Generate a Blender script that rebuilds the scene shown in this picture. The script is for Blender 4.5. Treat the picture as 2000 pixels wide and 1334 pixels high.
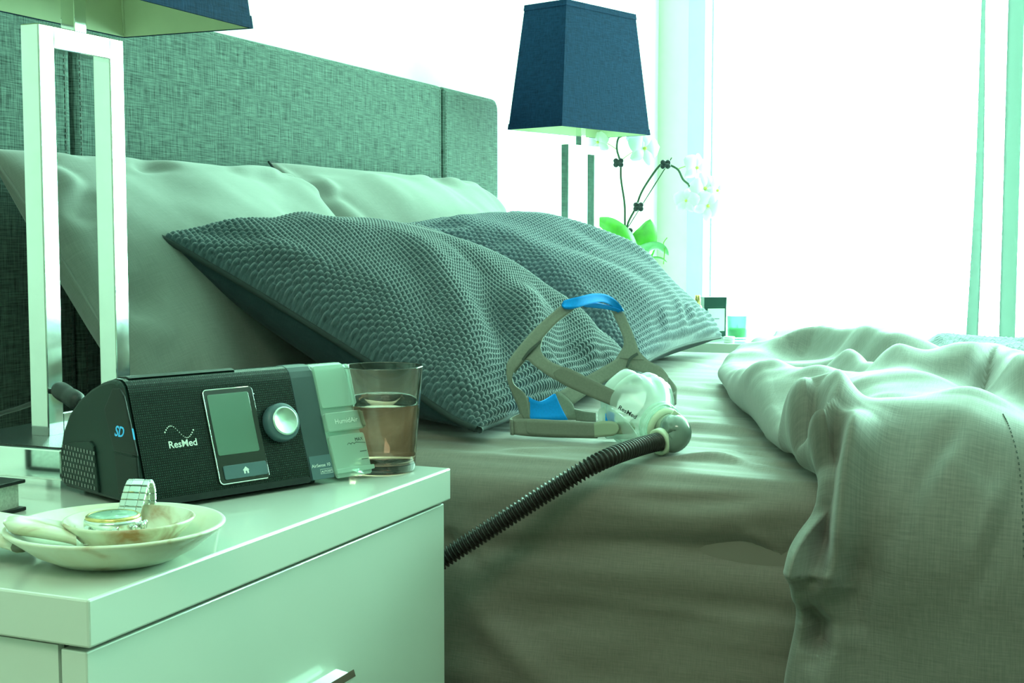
import bpy, bmesh, math, random
import numpy as np
from mathutils import Vector, Matrix
from mathutils.bvhtree import BVHTree

for o in list(bpy.data.objects):
    bpy.data.objects.remove(o)
scene = bpy.context.scene
COL = scene.collection
PI = math.pi

# ---------------------------------------------------------------- camera
cam_d = bpy.data.cameras.new('camera')
cam = bpy.data.objects.new('camera', cam_d)
COL.objects.link(cam)
cam_d.sensor_fit = 'HORIZONTAL'
cam_d.sensor_width = 36.0
cam_d.lens = 36.0 * 2600.0 / 2000.0
cam_d.clip_start = 0.05
YAW, PITCH = 0.39921, 0.07562
cam.location = (0, 0, 0.788)
cam.rotation_euler = (PI / 2 - PITCH, 0, YAW - PI / 2)
scene.camera = cam

# ---------------------------------------------------------------- world, light, exposure
world = bpy.data.worlds.new('world')
scene.world = world
world.use_nodes = True
bg = world.node_tree.nodes['Background']
bg.inputs['Color'].default_value = (0.50, 1.0, 0.79, 1)
bg.inputs['Strength'].default_value = 34.0

def area_light(name, loc, rot, sx, sy, power, color, portal=False):
    l = bpy.data.lights.new(name, 'AREA')
    l.shape = 'RECTANGLE'; l.size = sx; l.size_y = sy
    l.energy = power; l.color = color
    if portal:
        l.cycles.is_portal = True
    o = bpy.data.objects.new(name, l)
    COL.objects.link(o)
    o.location = loc; o.rotation_euler = rot
    return o

# daylight enters through the long window beyond the bed
area_light('window_portal', (4.80, -0.60, 1.25), (0, PI / 2, 0), 2.46, 3.72, 1, (1, 1, 1), True)
# added fill light under the ceiling, behind the viewer
area_light('room_fill_light', (-0.7, 0.1, 2.44), (0, 0, 0), 0.9, 0.9, 24, (0.90, 1.0, 0.74))

scene.view_settings.view_transform = 'Standard'
scene.view_settings.look = 'None'
scene.view_settings.gamma = 1.0
scene.view_settings.use_curve_mapping = False
scene.view_settings.exposure = -0.08

# ---------------------------------------------------------------- materials
MATS = {}
def _new(name):
    m = bpy.data.materials.new(name)
    m.use_nodes = True
    nt = m.node_tree
    b = nt.nodes['Principled BSDF']
    return m, nt, b

def N(nt, t, **kw):
    n = nt.nodes.new(t)
    for k, v in kw.items():
        if k in n.inputs.keys():
            n.inputs[k].default_value = v
        else:
            setattr(n, k, v)
    return n

def mat(name, col, rough=0.5, metal=0.0, coat=0.0, spec=0.5, sheen=0.0, emis=None, var=0.06, nscale=30.0,
        bump=0.0, bscale=200.0, alpha=1.0):
    """plain procedural surface: colour broken up by noise, optional fine bump"""
    m, nt, b = _new(name)
    L = nt.links.new
    tc = N(nt, 'ShaderNodeTexCoord')
    no = N(nt, 'ShaderNodeTexNoise', Scale=nscale, Detail=4.0)
    L(tc.outputs['Object'], no.inputs['Vector'])
    rp = N(nt, 'ShaderNodeValToRGB')
    rp.color_ramp.elements[0].position = 0.3; rp.color_ramp.elements[1].position = 0.7
    rp.color_ramp.elements[0].color = tuple(c * (1 - var) for c in col) + (1,)
    rp.color_ramp.elements[1].color = tuple(min(1, c * (1 + var)) for c in col) + (1,)
    L(no.outputs['Fac'], rp.inputs['Fac'])
    L(rp.outputs['Color'], b.inputs['Base Color'])
    b.inputs['Roughness'].default_value = rough
    b.inputs['Metallic'].default_value = metal
    b.inputs['Coat Weight'].default_value = coat
    b.inputs['Coat Roughness'].default_value = 0.08
    b.inputs['Specular IOR Level'].default_value = spec
    b.inputs['Sheen Weight'].default_value = sheen
    if emis:
        b.inputs['Emission Color'].default_value = tuple(emis[:3]) + (1,)
        b.inputs['Emission Strength'].default_value = emis[3]
    if bump:
        n2 = N(nt, 'ShaderNodeTexNoise', Scale=bscale, Detail=3.0)
        L(tc.outputs['Object'], n2.inputs['Vector'])
        bp = N(nt, 'ShaderNodeBump', Strength=bump, Distance=0.002)
        L(n2.outputs['Fac'], bp.inputs['Height'])
        L(bp.outputs['Normal'], b.inputs['Normal'])
    MATS[name] = m
    return m

def cloth(name, col, dark, sx, sy, weave=(600, 600), amount=0.5, bump=0.25, rough=0.85, sheen=0.2, coord='UV', spec=0.15):
    """woven cloth: two crossed sets of stretched noise threads"""
    m, nt, b = _new(name)
    L = nt.links.new
    tc = N(nt, 'ShaderNodeTexCoord')
    facs = []
    for sc in (sx, sy):
        mp = N(nt, 'ShaderNodeMapping')
        mp.inputs['Scale'].default_value = sc
        L(tc.outputs[coord], mp.inputs['Vector'])
        n = N(nt, 'ShaderNodeTexNoise', Scale=1.0, Detail=3.0, Roughness=0.6)
        L(mp.outputs['Vector'], n.inputs['Vector'])
        facs.append(n)
    mx = N(nt, 'ShaderNodeMath', operation='ADD')
    L(facs[0].outputs['Fac'], mx.inputs[0]); L(facs[1].outputs['Fac'], mx.inputs[1])
    mr = N(nt, 'ShaderNodeMapRange')
    mr.inputs['From Min'].default_value = 0.72; mr.inputs['From Max'].default_value = 1.28
    L(mx.outputs[0], mr.inputs['Value'])
    mixc = N(nt, 'ShaderNodeMix', data_type='RGBA')
    mixc.inputs[6].default_value = tuple(dark) + (1,)
    mixc.inputs[7].default_value = tuple(col) + (1,)
    L(mr.outputs['Result'], mixc.inputs[0])
    L(mixc.outputs[2], b.inputs['Base Color'])
    b.inputs['Roughness'].default_value = rough
    b.inputs['Sheen Weight'].default_value = sheen
    b.inputs['Specular IOR Level'].default_value = spec
    bp = N(nt, 'ShaderNodeBump', Strength=bump, Distance=0.001)
    L(mr.outputs['Result'], bp.inputs['Height'])
    L(bp.outputs['Normal'], b.inputs['Normal'])
    MATS[name] = m
    return m

def clear(name, col=(0.9, 1, 0.95), tr=0.7, rough=0.08, body=(0.8, 0.9, 0.85), spec=0.5):
    """thin clear plastic or pane: part transparent, part glossy body"""
    m, nt, b = _new(name)
    L = nt.links.new
    out = nt.nodes['Material Output']
    t = N(nt, 'ShaderNodeBsdfTransparent', Color=tuple(col) + (1,))
    b.inputs['Base Color'].default_value = tuple(body) + (1,)
    b.inputs['Roughness'].default_value = rough
    b.inputs['Specular IOR Level'].default_value = spec
    fr = N(nt, 'ShaderNodeLayerWeight', Blend=0.35)
    ma = N(nt, 'ShaderNodeMapRange')
    ma.inputs['To Min'].default_value = 1 - tr
    ma.inputs['To Max'].default_value = min(1.0, 1 - tr + 0.45)
    L(fr.outputs['Facing'], ma.inputs['Value'])
    mx = N(nt, 'ShaderNodeMixShader')
    L(ma.outputs['Result'], mx.inputs['Fac'])
    L(t.outputs[0], mx.inputs[1]); L(b.outputs[0], mx.inputs[2])
    L(mx.outputs[0], out.inputs['Surface'])
    MATS[name] = m
    return m

def glassy(name, col=(1, 1, 1), rough=0.0, ior=1.45):
    m, nt, b = _new(name)
    b.inputs['Base Color'].default_value = tuple(col) + (1,)
    b.inputs['Transmission Weight'].default_value = 1.0
    b.inputs['Roughness'].default_value = rough
    b.inputs['IOR'].default_value = ior
    MATS[name] = m
    return m

mat('wall_paint', (0.86, 0.90, 0.84), 0.7, var=0.02, bump=0.05)
mat('room_paint', (0.20, 0.22, 0.17), 0.8, var=0.03)
mat('ceiling_paint', (0.84, 0.86, 0.84), 0.8, var=0.02)
mat('shaded_wall_paint', (0.50, 0.56, 0.44), 0.7, var=0.02)  # white wall darkened in its colour, as shade on the window side
mat('window_frame_paint', (0.36, 0.50, 0.43), 0.5, var=0.02)
mat('frame_white', (0.80, 0.86, 0.80), 0.4, var=0.02)
mat('lacquer', (0.70, 0.76, 0.69), 0.30, coat=1.0, var=0.012, nscale=6)
mat('gap_shade', (0.04, 0.05, 0.045), 0.6)
mat('chrome', (0.86, 0.90, 0.88), 0.07, metal=1.0, var=0.02, nscale=60)
mat('steel', (0.72, 0.76, 0.72), 0.18, metal=1.0, var=0.04, nscale=300)
mat('dark_steel', (0.10, 0.13, 0.12), 0.3, metal=1.0)
mat('black_stone', (0.012, 0.018, 0.018), 0.35, var=0.9, nscale=500, bump=0.3, bscale=700)
mat('black_plastic', (0.005, 0.010, 0.009), 0.38, spec=0.3, var=0.1, bump=0.06, bscale=1500)
mat('dark_green_plastic', (0.006, 0.020, 0.016), 0.42, spec=0.3, var=0.08, bump=0.08, bscale=1800)
mat('slate_plastic', (0.035, 0.065, 0.072), 0.38, var=0.05, bump=0.04, bscale=1500)
mat('blue_grey_plastic', (0.07, 0.13, 0.15), 0.35, var=0.04)
mat('gloss_black', (0.004, 0.006, 0.006), 0.06, coat=1.0, var=0.05)
mat('lcd', (0.105, 0.20, 0.155), 0.12, coat=0.6, var=0.02)
mat('print_white', (0.72, 0.80, 0.76), 0.5, var=0.01)
mat('print_black', (0.01, 0.015, 0.015), 0.5, var=0.01)
mat('print_blue_glow', (0.06, 0.48, 0.85), 0.5, var=0.02, emis=(0.05, 0.45, 0.9, 0.25))  # blue print with a faint glow added to its colour
mat('dial_metal', (0.62, 0.76, 0.68), 0.28, metal=0.9, var=0.03)
mat('cord_black', (0.008, 0.012, 0.012), 0.45)
mat('hose_grey', (0.022, 0.018, 0.016), 0.28, var=0.15, nscale=120, spec=0.4)
mat('piping_dark', (0.012, 0.022, 0.022), 0.8)
mat('shade_lining', (0.62, 0.68, 0.46), 0.8, var=0.05, nscale=20)
mat('page_paper', (0.55, 0.60, 0.52), 0.8, var=0.2, nscale=400)
mat('book_cover', (0.012, 0.016, 0.016), 0.4)
mat('grey_strap', (0.225, 0.232, 0.192), 0.85, var=0.08, nscale=400, sheen=0.2, bump=0.15, bscale=1500)
mat('grey_tab', (0.190, 0.195, 0.160), 0.8, var=0.06, nscale=400, bump=0.1, bscale=1500)
mat('grey_clip', (0.34, 0.39, 0.28), 0.5, var=0.04)
mat('seam_grey', (0.08, 0.095, 0.085), 0.8)
mat('sky_blue_fabric', (0.004, 0.30, 0.90), 0.7, var=0.06, nscale=500, spec=0.2)
mat('cream_plastic', (0.62, 0.70, 0.52), 0.35)
mat('elbow_grey', (0.16, 0.21, 0.18), 0.15, coat=0.6)
mat('leaf_green', (0.06, 0.34, 0.015), 0.35, var=0.25, nscale=25, coat=0.2)
mat('leaf_pale', (0.22, 0.50, 0.25), 0.4, var=0.25, nscale=25)
mat('stem_dark', (0.03, 0.07, 0.035), 0.5)
mat('stem_green', (0.22, 0.42, 0.06), 0.5)
mat('clip_dark', (0.02, 0.03, 0.035), 0.4)
mat('petal_white', (0.88, 0.92, 0.86), 0.6, var=0.02)
mat('petal_yellow', (0.75, 0.70, 0.15), 0.6)
mat('pot_white', (0.8, 0.85, 0.8), 0.3)
mat('gold', (0.72, 0.55, 0.22), 0.25, metal=1.0)
mat('box_green', (0.012, 0.055, 0.050), 0.35)
mat('box_label', (0.80, 0.86, 0.80), 0.6, var=0.02)
mat('wax_green', (0.02, 0.62, 0.12), 0.5)
mat('floor_wood', (0.16, 0.13, 0.09), 0.45, var=0.3, nscale=8)
mat('bed_base', (0.05, 0.07, 0.065), 0.8)
glassy('drink_glass', (0.97, 0.96, 0.94), 0.0, 1.45)
glassy('amber_drink', (0.92, 0.57, 0.45), 0.0, 1.33)
glassy('purple_glass', (0.20, 0.06, 0.75), 0.05, 1.45)
clear('tub_clear', (0.86, 0.98, 0.92), 0.62, 0.10, (0.55, 0.70, 0.63))
clear('silicone', (0.93, 1, 0.96), 0.50, 0.16, (0.74, 0.80, 0.77))
clear('shell_clear', (0.95, 1, 0.97), 0.66, 0.06, (0.70, 0.78, 0.74))
clear('tumbler_clear', (0.93, 1, 0.96), 0.8, 0.05, (0.7, 0.9, 0.8))
clear('tumbler_green', (0.60, 0.97, 0.74), 0.62, 0.05, (0.30, 0.70, 0.45))
clear('window_glass', (0.97, 1.0, 0.98), 0.97, 0.02, (0.8, 0.9, 0.85))
clear('watch_crystal', (0.98, 1, 0.99), 0.75, 0.03, (0.5, 0.8, 0.65))

# linen of the headboard, bed linen, knitted cushions, lamp shades
cloth('headboard_linen', (0.135, 0.205, 0.178), (0.008, 0.018, 0.016), (26, 26, 520), (480, 480, 24), bump=0.5, rough=0.9, coord='Object', sheen=0.1)
cloth('sheet_taupe', (0.232, 0.190, 0.162), (0.168, 0.140, 0.118), (900, 30, 1), (60, 900, 1), bump=0.10, sheen=0.25, rough=0.60, spec=0.30)
cloth('duvet_taupe', (0.222, 0.204, 0.180), (0.150, 0.141, 0.126), (700, 40, 1), (40, 700, 1), bump=0.14, sheen=0.28, rough=0.6, spec=0.28)
cloth('pillow_grey', (0.205, 0.215, 0.195), (0.168, 0.176, 0.160), (900, 40, 1), (40, 900, 1), bump=0.10, sheen=0.3)
cloth('knit_teal', (0.072, 0.108, 0.120), (0.028, 0.048, 0.058), (500, 250, 1), (250, 500, 1), bump=0.3, sheen=0.5)
cloth('knit_pale', (0.092, 0.132, 0.165), (0.046, 0.070, 0.098), (500, 250, 1), (250, 500, 1), bump=0.3, sheen=0.5)
cloth('cushion_back', (0.022, 0.040, 0.046), (0.014, 0.028, 0.034), (700, 60, 1), (60, 700, 1), bump=0.1, sheen=0.05)
cloth('shade_navy', (0.010, 0.036, 0.090), (0.004, 0.016, 0.044), (500, 500, 40), (40, 40, 600), bump=0.3, rough=0.85, sheen=0.0, coord='Object', spec=0.08)

def marble(name, dark=(0.42, 0.28, 0.14), lo=0.26, mid=0.40):
    m, nt, b = _new(name)
    L = nt.links.new
    tc = N(nt, 'ShaderNodeTexCoord')
    n1 = N(nt, 'ShaderNodeTexNoise', Scale=22.0, Detail=6.0, Distortion=1.4)
    L(tc.outputs['Object'], n1.inputs['Vector'])
    r1 = N(nt, 'ShaderNodeValToRGB')
    e = r1.color_ramp.elements
    e[0].position = lo; e[0].color = tuple(dark) + (1,)
    e[1].position = mid; e[1].color = (0.66, 0.66, 0.50, 1)
    e2 = r1.color_ramp.elements.new(0.62); e2.color = (0.72, 0.76, 0.62, 1)
    L(n1.outputs['Fac'], r1.inputs['Fac'])
    L(r1.outputs['Color'], b.inputs['Base Color'])
    b.inputs['Roughness'].default_value = 0.28
    b.inputs['Subsurface Weight'].default_value = 0.15
    b.inputs['Subsurface Radius'].default_value = (0.01, 0.01, 0.006)
    MATS[name] = m
marble('marble')
marble('marble_brown', (0.36, 0.17, 0.06), 0.34, 0.50)

def dotted(name):
    """glossy black front with a fine grid of raised dots"""
    m, nt, b = _new(name)
    L = nt.links.new
    tc = N(nt, 'ShaderNodeTexCoord')
    sp = N(nt, 'ShaderNodeSeparateXYZ')
    L(tc.outputs['Object'], sp.inputs[0])
    outs = []
    for ax in ('X', 'Z'):
        s = N(nt, 'ShaderNodeMath', operation='MULTIPLY'); s.inputs[1].default_value = 2 * PI / 0.0021
        L(sp.outputs[ax], s.inputs[0])
        c = N(nt, 'ShaderNodeMath', operation='SINE'); L(s.outputs[0], c.inputs[0])
        outs.append(c)
    mu = N(nt, 'ShaderNodeMath', operation='ADD')
    L(outs[0].outputs[0], mu.inputs[0]); L(outs[1].outputs[0], mu.inputs[1])
    mr = N(nt, 'ShaderNodeMapRange'); mr.inputs['From Min'].default_value = 0.9; mr.inputs['From Max'].default_value = 1.7
    L(mu.outputs[0], mr.inputs['Value'])
    mixc = N(nt, 'ShaderNodeMix', data_type='RGBA')
    mixc.inputs[6].default_value = (0.004, 0.010, 0.008, 1)
    mixc.inputs[7].default_value = (0.014, 0.040, 0.030, 1)
    L(mr.outputs['Result'], mixc.inputs[0])
    L(mixc.outputs[2], b.inputs['Base Color'])
    b.inputs['Roughness'].default_value = 0.20
    b.inputs['Specular IOR Level'].default_value = 0.3
    bp = N(nt, 'ShaderNodeBump', Strength=0.25, Distance=0.0005)
    L(mr.outputs['Result'], bp.inputs['Height']); L(bp.outputs['Normal'], b.inputs['Normal'])
    MATS[name] = m
dotted('dotted_black')

def sheer(name):
    m, nt, b = _new(name)
    L = nt.links.new
    out = nt.nodes['Material Output']
    t = N(nt, 'ShaderNodeBsdfTransparent', Color=(1, 1, 1, 1))
    tl = N(nt, 'ShaderNodeBsdfTranslucent', Color=(0.030, 0.036, 0.034, 1))
    d = N(nt, 'ShaderNodeBsdfDiffuse', Color=(0.20, 0.30, 0.26, 1))
    m1 = N(nt, 'ShaderNodeMixShader', Fac=0.6)
    L(d.outputs[0], m1.inputs[1]); L(tl.outputs[0], m1.inputs[2])
    tc = N(nt, 'ShaderNodeTexCoord')
    v = N(nt, 'ShaderNodeTexVoronoi', Scale=55.0)
    L(tc.outputs['Object'], v.inputs['Vector'])
    lw = N(nt, 'ShaderNodeLayerWeight', Blend=0.5)
    mr = N(nt, 'ShaderNodeMapRange'); mr.inputs['From Min'].default_value = 0.35; mr.inputs['From Max'].default_value = 0.62
    mr.inputs['To Min'].default_value = 0.10; mr.inputs['To Max'].default_value = 1.0
    L(lw.outputs['Facing'], mr.inputs['Value'])
    sb = N(nt, 'ShaderNodeMath', operation='MULTIPLY_ADD'); sb.inputs[1].default_value = 0.35
    L(v.outputs['Distance'], sb.inputs[0]); L(mr.outputs['Result'], sb.inputs[2])
    m2 = N(nt, 'ShaderNodeMixShader')
    L(sb.outputs[0], m2.inputs['Fac'])
    L(t.outputs[0], m2.inputs[1]); L(m1.outputs[0], m2.inputs[2])
    L(m2.outputs[0], out.inputs['Surface'])
    MATS[name] = m
sheer('sheer_curtain')

# ---------------------------------------------------------------- building helpers
def tag(o, label=None, cat=None, group=None, kind=None):
    if label: o['label'] = label
    if cat: o['category'] = cat
    if group: o['group'] = group
    if kind: o['kind'] = kind
    return o

def thing(name, loc, label, cat, group=None, rotz=0.0):
    o = bpy.data.objects.new(name, None)
    COL.objects.link(o)
    o.location = loc
    o.rotation_euler = (0, 0, rotz)
    o.empty_display_size = 0.02
    return tag(o, label, cat, group)

def obj(name, vf, m, parent=None, smooth=True, off=None, label=None, kind=None, uv=None):
    v, f = vf[0], vf[1]
    v = np.asarray(v, dtype=float).reshape(-1, 3)
    if off is not None:
        v = v - np.asarray(off, dtype=float)
    me = bpy.data.meshes.new(name)
    me.from_pydata(v.tolist(), [], [tuple(int(i) for i in q) for q in f])
    me.update()
    if smooth:
        me.polygons.foreach_set('use_smooth', [True] * len(me.polygons))
    if uv is not None:
        ul = me.uv_layers.new(name='cloth')
        li = np.zeros(len(me.loops), dtype=np.int32); me.loops.foreach_get('vertex_index', li)
        ul.data.foreach_set('uv', np.asarray(uv, dtype=np.float32).reshape(-1, 2)[li].ravel())
    if m:
        me.materials.append(MATS[m])
    o = bpy.data.objects.new(name, me)
    COL.objects.link(o)
    if parent is not None:
        o.parent = parent
    if label: o['label'] = label
    if kind: o['kind'] = kind
    return o

def join(*vfs):
    V, F, n = [], [], 0
    for v, f in vfs:
        v = np.asarray(v, dtype=float).reshape(-1, 3)
        V.append(v)
        F += [tuple(int(i) + n for i in q) for q in f]
        n += len(v)
    return np.vstack(V), F

def bm_vf(bm):
    bm.verts.ensure_lookup_table(); bm.verts.index_update()
    v = [tuple(x.co) for x in bm.verts]
    f = [tuple(x.index for x in q.verts) for q in bm.faces]
    bm.free()
    return np.array(v), f

def box(x0, x1, y0, y1, z0, z1, bev=0.0, seg=2):
    bm = bmesh.new()
    bmesh.ops.create_cube(bm, size=1.0)
    for v in bm.verts:
        v.co = Vector((x0 + (v.co.x + .5) * (x1 - x0), y0 + (v.co.y + .5) * (y1 - y0), z0 + (v.co.z + .5) * (z1 - z0)))
    if bev > 0:
        bmesh.ops.bevel(bm, geom=list(bm.edges), offset=bev, segments=seg, profile=0.5, affect='EDGES')
    return bm_vf(bm)

def grid_faces(nu, nv, cu=False, cv=False):
    F = []
    for i in range(nu if cu else nu - 1):
        for j in range(nv if cv else nv - 1):
            a = i * nv + j; b = ((i + 1) % nu) * nv + j
            c = ((i + 1) % nu) * nv + (j + 1) % nv; d = i * nv + (j + 1) % nv
            F.append((a, b, c, d))
    return F

def lathe(prof, n=48, axis='z'):
    """closed or open profile of (r, z)"""
    V = []
    for k in range(n):
        a = 2 * PI * k / n
        for r, z in prof:
            V.append((r * math.cos(a), r * math.sin(a), z))
    return np.array(V), grid_faces(n, len(prof), cu=True)

def crom(P, n):
    """Catmull-Rom through points (any dimension), n samples"""
    P = np.asarray(P, dtype=float)
    k = len(P)
    if k == 2:
        t = np.linspace(0, 1, n)[:, None]
        return P[0] * (1 - t) + P[1] * t
    Q = np.vstack([2 * P[0] - P[1], P, 2 * P[-1] - P[-2]])
    out = []
    for s in np.linspace(0, k - 1 - 1e-9, n):
        i = int(s); t = s - i
        p0, p1, p2, p3 = Q[i], Q[i + 1], Q[i + 2], Q[i + 3]
        out.append(0.5 * (2 * p1 + (p2 - p0) * t + (2 * p0 - 5 * p1 + 4 * p2 - p3) * t * t + (3 * p1 - p0 - 3 * p2 + p3) * t ** 3))
    return np.array(out)

def tube(path, r, n=12, caps=True):
    """round sweep along a path; r a number or one per point"""
    P = np.asarray(path, dtype=float)
    m = len(P)
    R = np.full(m, r, dtype=float) if np.isscalar(r) else np.asarray(r, dtype=float)
    T = np.gradient(P, axis=0)
    T /= np.linalg.norm(T, axis=1)[:, None] + 1e-12
    ref = np.array([0, 0, 1.0]) if abs(T[0][2]) < 0.9 else np.array([1.0, 0, 0])
    u = np.cross(T[0], ref); u /= np.linalg.norm(u)
    V = []
    for i in range(m):
        u = u - T[i] * (u @ T[i]); u /= np.linalg.norm(u)
        w = np.cross(T[i], u)
        for k in range(n):
            a = 2 * PI * k / n
            V.append(P[i] + R[i] * (math.cos(a) * u + math.sin(a) * w))
    F = grid_faces(m, n, cv=True)
    if caps:
        F.append(tuple(range(n - 1, -1, -1)))
        F.append(tuple((m - 1) * n + k for k in range(n)))
    return np.array(V), F

def ribbon(A, B, th=0.002, n=28, across=5, round_a=0.0, round_b=0.0, crown=0.0):
    """strap between two edge curves with real thickness; ends can be rounded"""
    a = crom(A, n); b = crom(B, n)
    t = np.linspace(0, 1, n)
    top = np.zeros((n, across, 3))
    for j in range(across):
        s = j / (across - 1)
        top[:, j] = a * (1 - s) + b * s
    if round_a or round_b:
        L = np.linalg.norm(np.diff((a + b) / 2, axis=0), axis=1).sum()
        for i in range(n):
            w = 1.0
            d0 = t[i] * L; d1 = (1 - t[i]) * L
            if round_a and d0 < round_a: w = min(w, math.sqrt(max(0.01, 1 - (1 - d0 / round_a) ** 2)))
            if round_b and d1 < round_b: w = min(w, math.sqrt(max(0.01, 1 - (1 - d1 / round_b) ** 2)))
            c = (a[i] + b[i]) / 2
            top[i] = c + (top[i] - c) * w
    du = np.gradient(top, axis=0); dv = np.gradient(top, axis=1)
    nn = np.cross(du, dv); nn /= np.linalg.norm(nn, axis=2)[:, :, None] + 1e-12
    if crown:
        s = np.linspace(-1, 1, across)
        top = top + nn * (crown * (1 - s ** 2))[None, :, None]
    up = (top + nn * th / 2).reshape(-1, 3); lo = (top - nn * th / 2).reshape(-1, 3)
    F = grid_faces(n, across)
    k = n * across
    F2 = [tuple(reversed([i + k for i in q])) for q in F]
    rim = [(i * across) for i in range(n)] + [(n - 1) * across + j for j in range(1, across)] \
        + [i * across + across - 1 for i in range(n - 2, -1, -1)] + [j for j in range(across - 2, 0, -1)]
    S = []
    for i in range(len(rim)):
        p, q = rim[i], rim[(i + 1) % len(rim)]
        S.append((q, p, p + k, q + k))
    return np.vstack([up, lo]), F + F2 + S

def prism(poly, d0, d1, plane='yz', bev=0.0):
    """polygon (list of 2-D points) extruded between d0 and d1 along the missing axis"""
    bm = bmesh.new()
    def p3(a, b, d):
        return {'yz': (d, a, b), 'xz': (a, d, b), 'xy': (a, b, d)}[plane]
    lo = [bm.verts.new(p3(a, b, d0)) for a, b in poly]
    hi = [bm.verts.new(p3(a, b, d1)) for a, b in poly]
    bm.faces.new(lo); bm.faces.new(list(reversed(hi)))
    n = len(poly)
    for i in range(n):
        bm.faces.new((lo[i], hi[i], hi[(i + 1) % n], lo[(i + 1) % n]))
    bmesh.ops.recalc_face_normals(bm, faces=list(bm.faces))
    if bev:
        es = [e for e in bm.edges if (e.verts[0] in lo) == (e.verts[1] in lo)]
        bmesh.ops.bevel(bm, geom=es, offset=bev, segments=2, profile=0.5, affect='EDGES')
    return bm_vf(bm)

def rrect(x0, x1, y0, y1, r, n=5):
    P = []
    for cx, cy, a0 in ((x1 - r, y1 - r, 0), (x0 + r, y1 - r, PI / 2), (x0 + r, y0 + r, PI), (x1 - r, y0 + r, 1.5 * PI)):
        for k in range(n + 1):
            a = a0 + PI / 2 * k / n
            P.append((cx + r * math.cos(a), cy + r * math.sin(a)))
    return P

def xf(vf, M):
    v = np.asarray(vf[0], dtype=float).reshape(-1, 3)
    M = np.array(M)
    return v @ M[:3, :3].T + M[:3, 3], vf[1]

def frame_m(o, ex, ey, ez):
    M = np.eye(4)
    M[:3, 0], M[:3, 1], M[:3, 2], M[:3, 3] = ex, ey, ez, o
    return M

def text_vf(s, size, extrude=0.0002, align='LEFT', shear=0.0, bold=0.0):
    cu = bpy.data.curves.new('lettering', 'FONT')
    cu.body = s; cu.size = size; cu.extrude = extrude; cu.align_x = align; cu.shear = shear; cu.offset = bold
    cu.resolution_u = 3
    o = bpy.data.objects.new('lettering', cu)
    COL.objects.link(o)
    dg = bpy.context.evaluated_depsgraph_get()
    me = bpy.data.meshes.new_from_object(o.evaluated_get(dg))
    v = np.array([tuple(x.co) for x in me.vertices]); f = [tuple(p.vertices) for p in me.polygons]
    bpy.data.objects.remove(o); bpy.data.curves.remove(cu); bpy.data.meshes.remove(me)
    return v, f

def _hash(ix, iy, seed):
    h = (ix.astype(np.int64) * 374761393 + iy.astype(np.int64) * 668265263 + seed * 1442695041) & 0x7fffffff
    h = ((h ^ (h >> 13)) * 1274126177) & 0x7fffffff
    return ((h ^ (h >> 16)) & 0xffff) / 65535.0

def vn(x, y, seed=0):
    """smooth value noise in -1..1"""
    x = np.asarray(x, dtype=float); y = np.asarray(y, dtype=float)
    ix = np.floor(x); iy = np.floor(y)
    fx = x - ix; fy = y - iy
    fx = fx ** 3 * (fx * (fx * 6 - 15) + 10); fy = fy ** 3 * (fy * (fy * 6 - 15) + 10)
    a = _hash(ix, iy, seed); b = _hash(ix + 1, iy, seed); c = _hash(ix, iy + 1, seed); d = _hash(ix + 1, iy + 1, seed)
    return 2 * (a * (1 - fx) * (1 - fy) + b * fx * (1 - fy) + c * (1 - fx) * fy + d * fx * fy) - 1

def dist_poly(px, py, line):
    """distance to a polyline and running parameter 0..1"""
    L = np.asarray(line, dtype=float)
    best = np.full(px.shape, 1e9); par = np.zeros(px.shape); sgn = np.zeros(px.shape)
    seg = np.linalg.norm(np.diff(L, axis=0), axis=1); tot = seg.sum(); acc = 0
    for i in range(len(L) - 1):
        a, b = L[i], L[i + 1]; d = b - a; l2 = d @ d + 1e-12
        t = np.clip(((px - a[0]) * d[0] + (py - a[1]) * d[1]) / l2, 0, 1)
        qx = a[0] + t * d[0]; qy = a[1] + t * d[1]
        dd = np.hypot(px - qx, py - qy)
        s = np.clip((d[0] * (py - a[1]) - d[1] * (px - a[0])) / math.sqrt(l2) / (dd + 1e-6), -1, 1)
        m = dd < best
        best = np.where(m, dd, best); par = np.where(m, (acc + t * seg[i]) / tot, par); sgn = np.where(m, s, sgn)
        acc += seg[i]
    return best, par, sgn

def copy_tree(o, parent=None, loc=None, rotz=None):
    c = o.copy(); COL.objects.link(c)
    c.parent = parent
    if loc is not None: c.location = loc
    if rotz is not None: c.rotation_euler = (0, 0, rotz)
    for ch in list(o.children):
        copy_tree(ch, c)
    return c

def struct(name, vf, m, parent=None, smooth=False):
    o = obj(name, vf, m, parent, smooth)
    if parent is None:
        o['kind'] = 'structure'
    return o

# ================================================================ the room
RX0, RX1, RY0, RY1, RZ = -1.6, 4.74, -3.2, 1.42, 2.5
struct('floor', box(RX0 - .1, RX1 + .12, RY0 - .12, RY1 + .1, -0.08, 0.0), 'floor_wood')
struct('ceiling', box(RX0 - .1, RX1 + .12, RY0 - .12, RY1 + .1, RZ, RZ + 0.08), 'ceiling_paint')
struct('wall_back', box(RX0 - .1, RX1 + .12, RY1, RY1 + 0.1, 0, RZ), 'wall_paint')
struct('wall_left', box(RX0 - .1, RX0, RY0, RY1, 0, RZ), 'room_paint')
WY0, WY1 = -2.46, 1.305
struct('wall_window', join(box(RX1, RX1 + .12, WY1, RY1, 0, RZ), box(RX1, RX1 + .12, RY0, WY0, 0, RZ),
                           box(RX1, RX1 + .12, WY0, WY1, 2.46, RZ)), 'shaded_wall_paint')
struct('wall_front', box(RX0, RX1, RY0 - .12, RY0, 0, RZ), 'room_paint')
w = bpy.data.objects.new('window_1', None); COL.objects.link(w); w['kind'] = 'structure'; w.location = (RX1, 0, 0)
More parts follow.
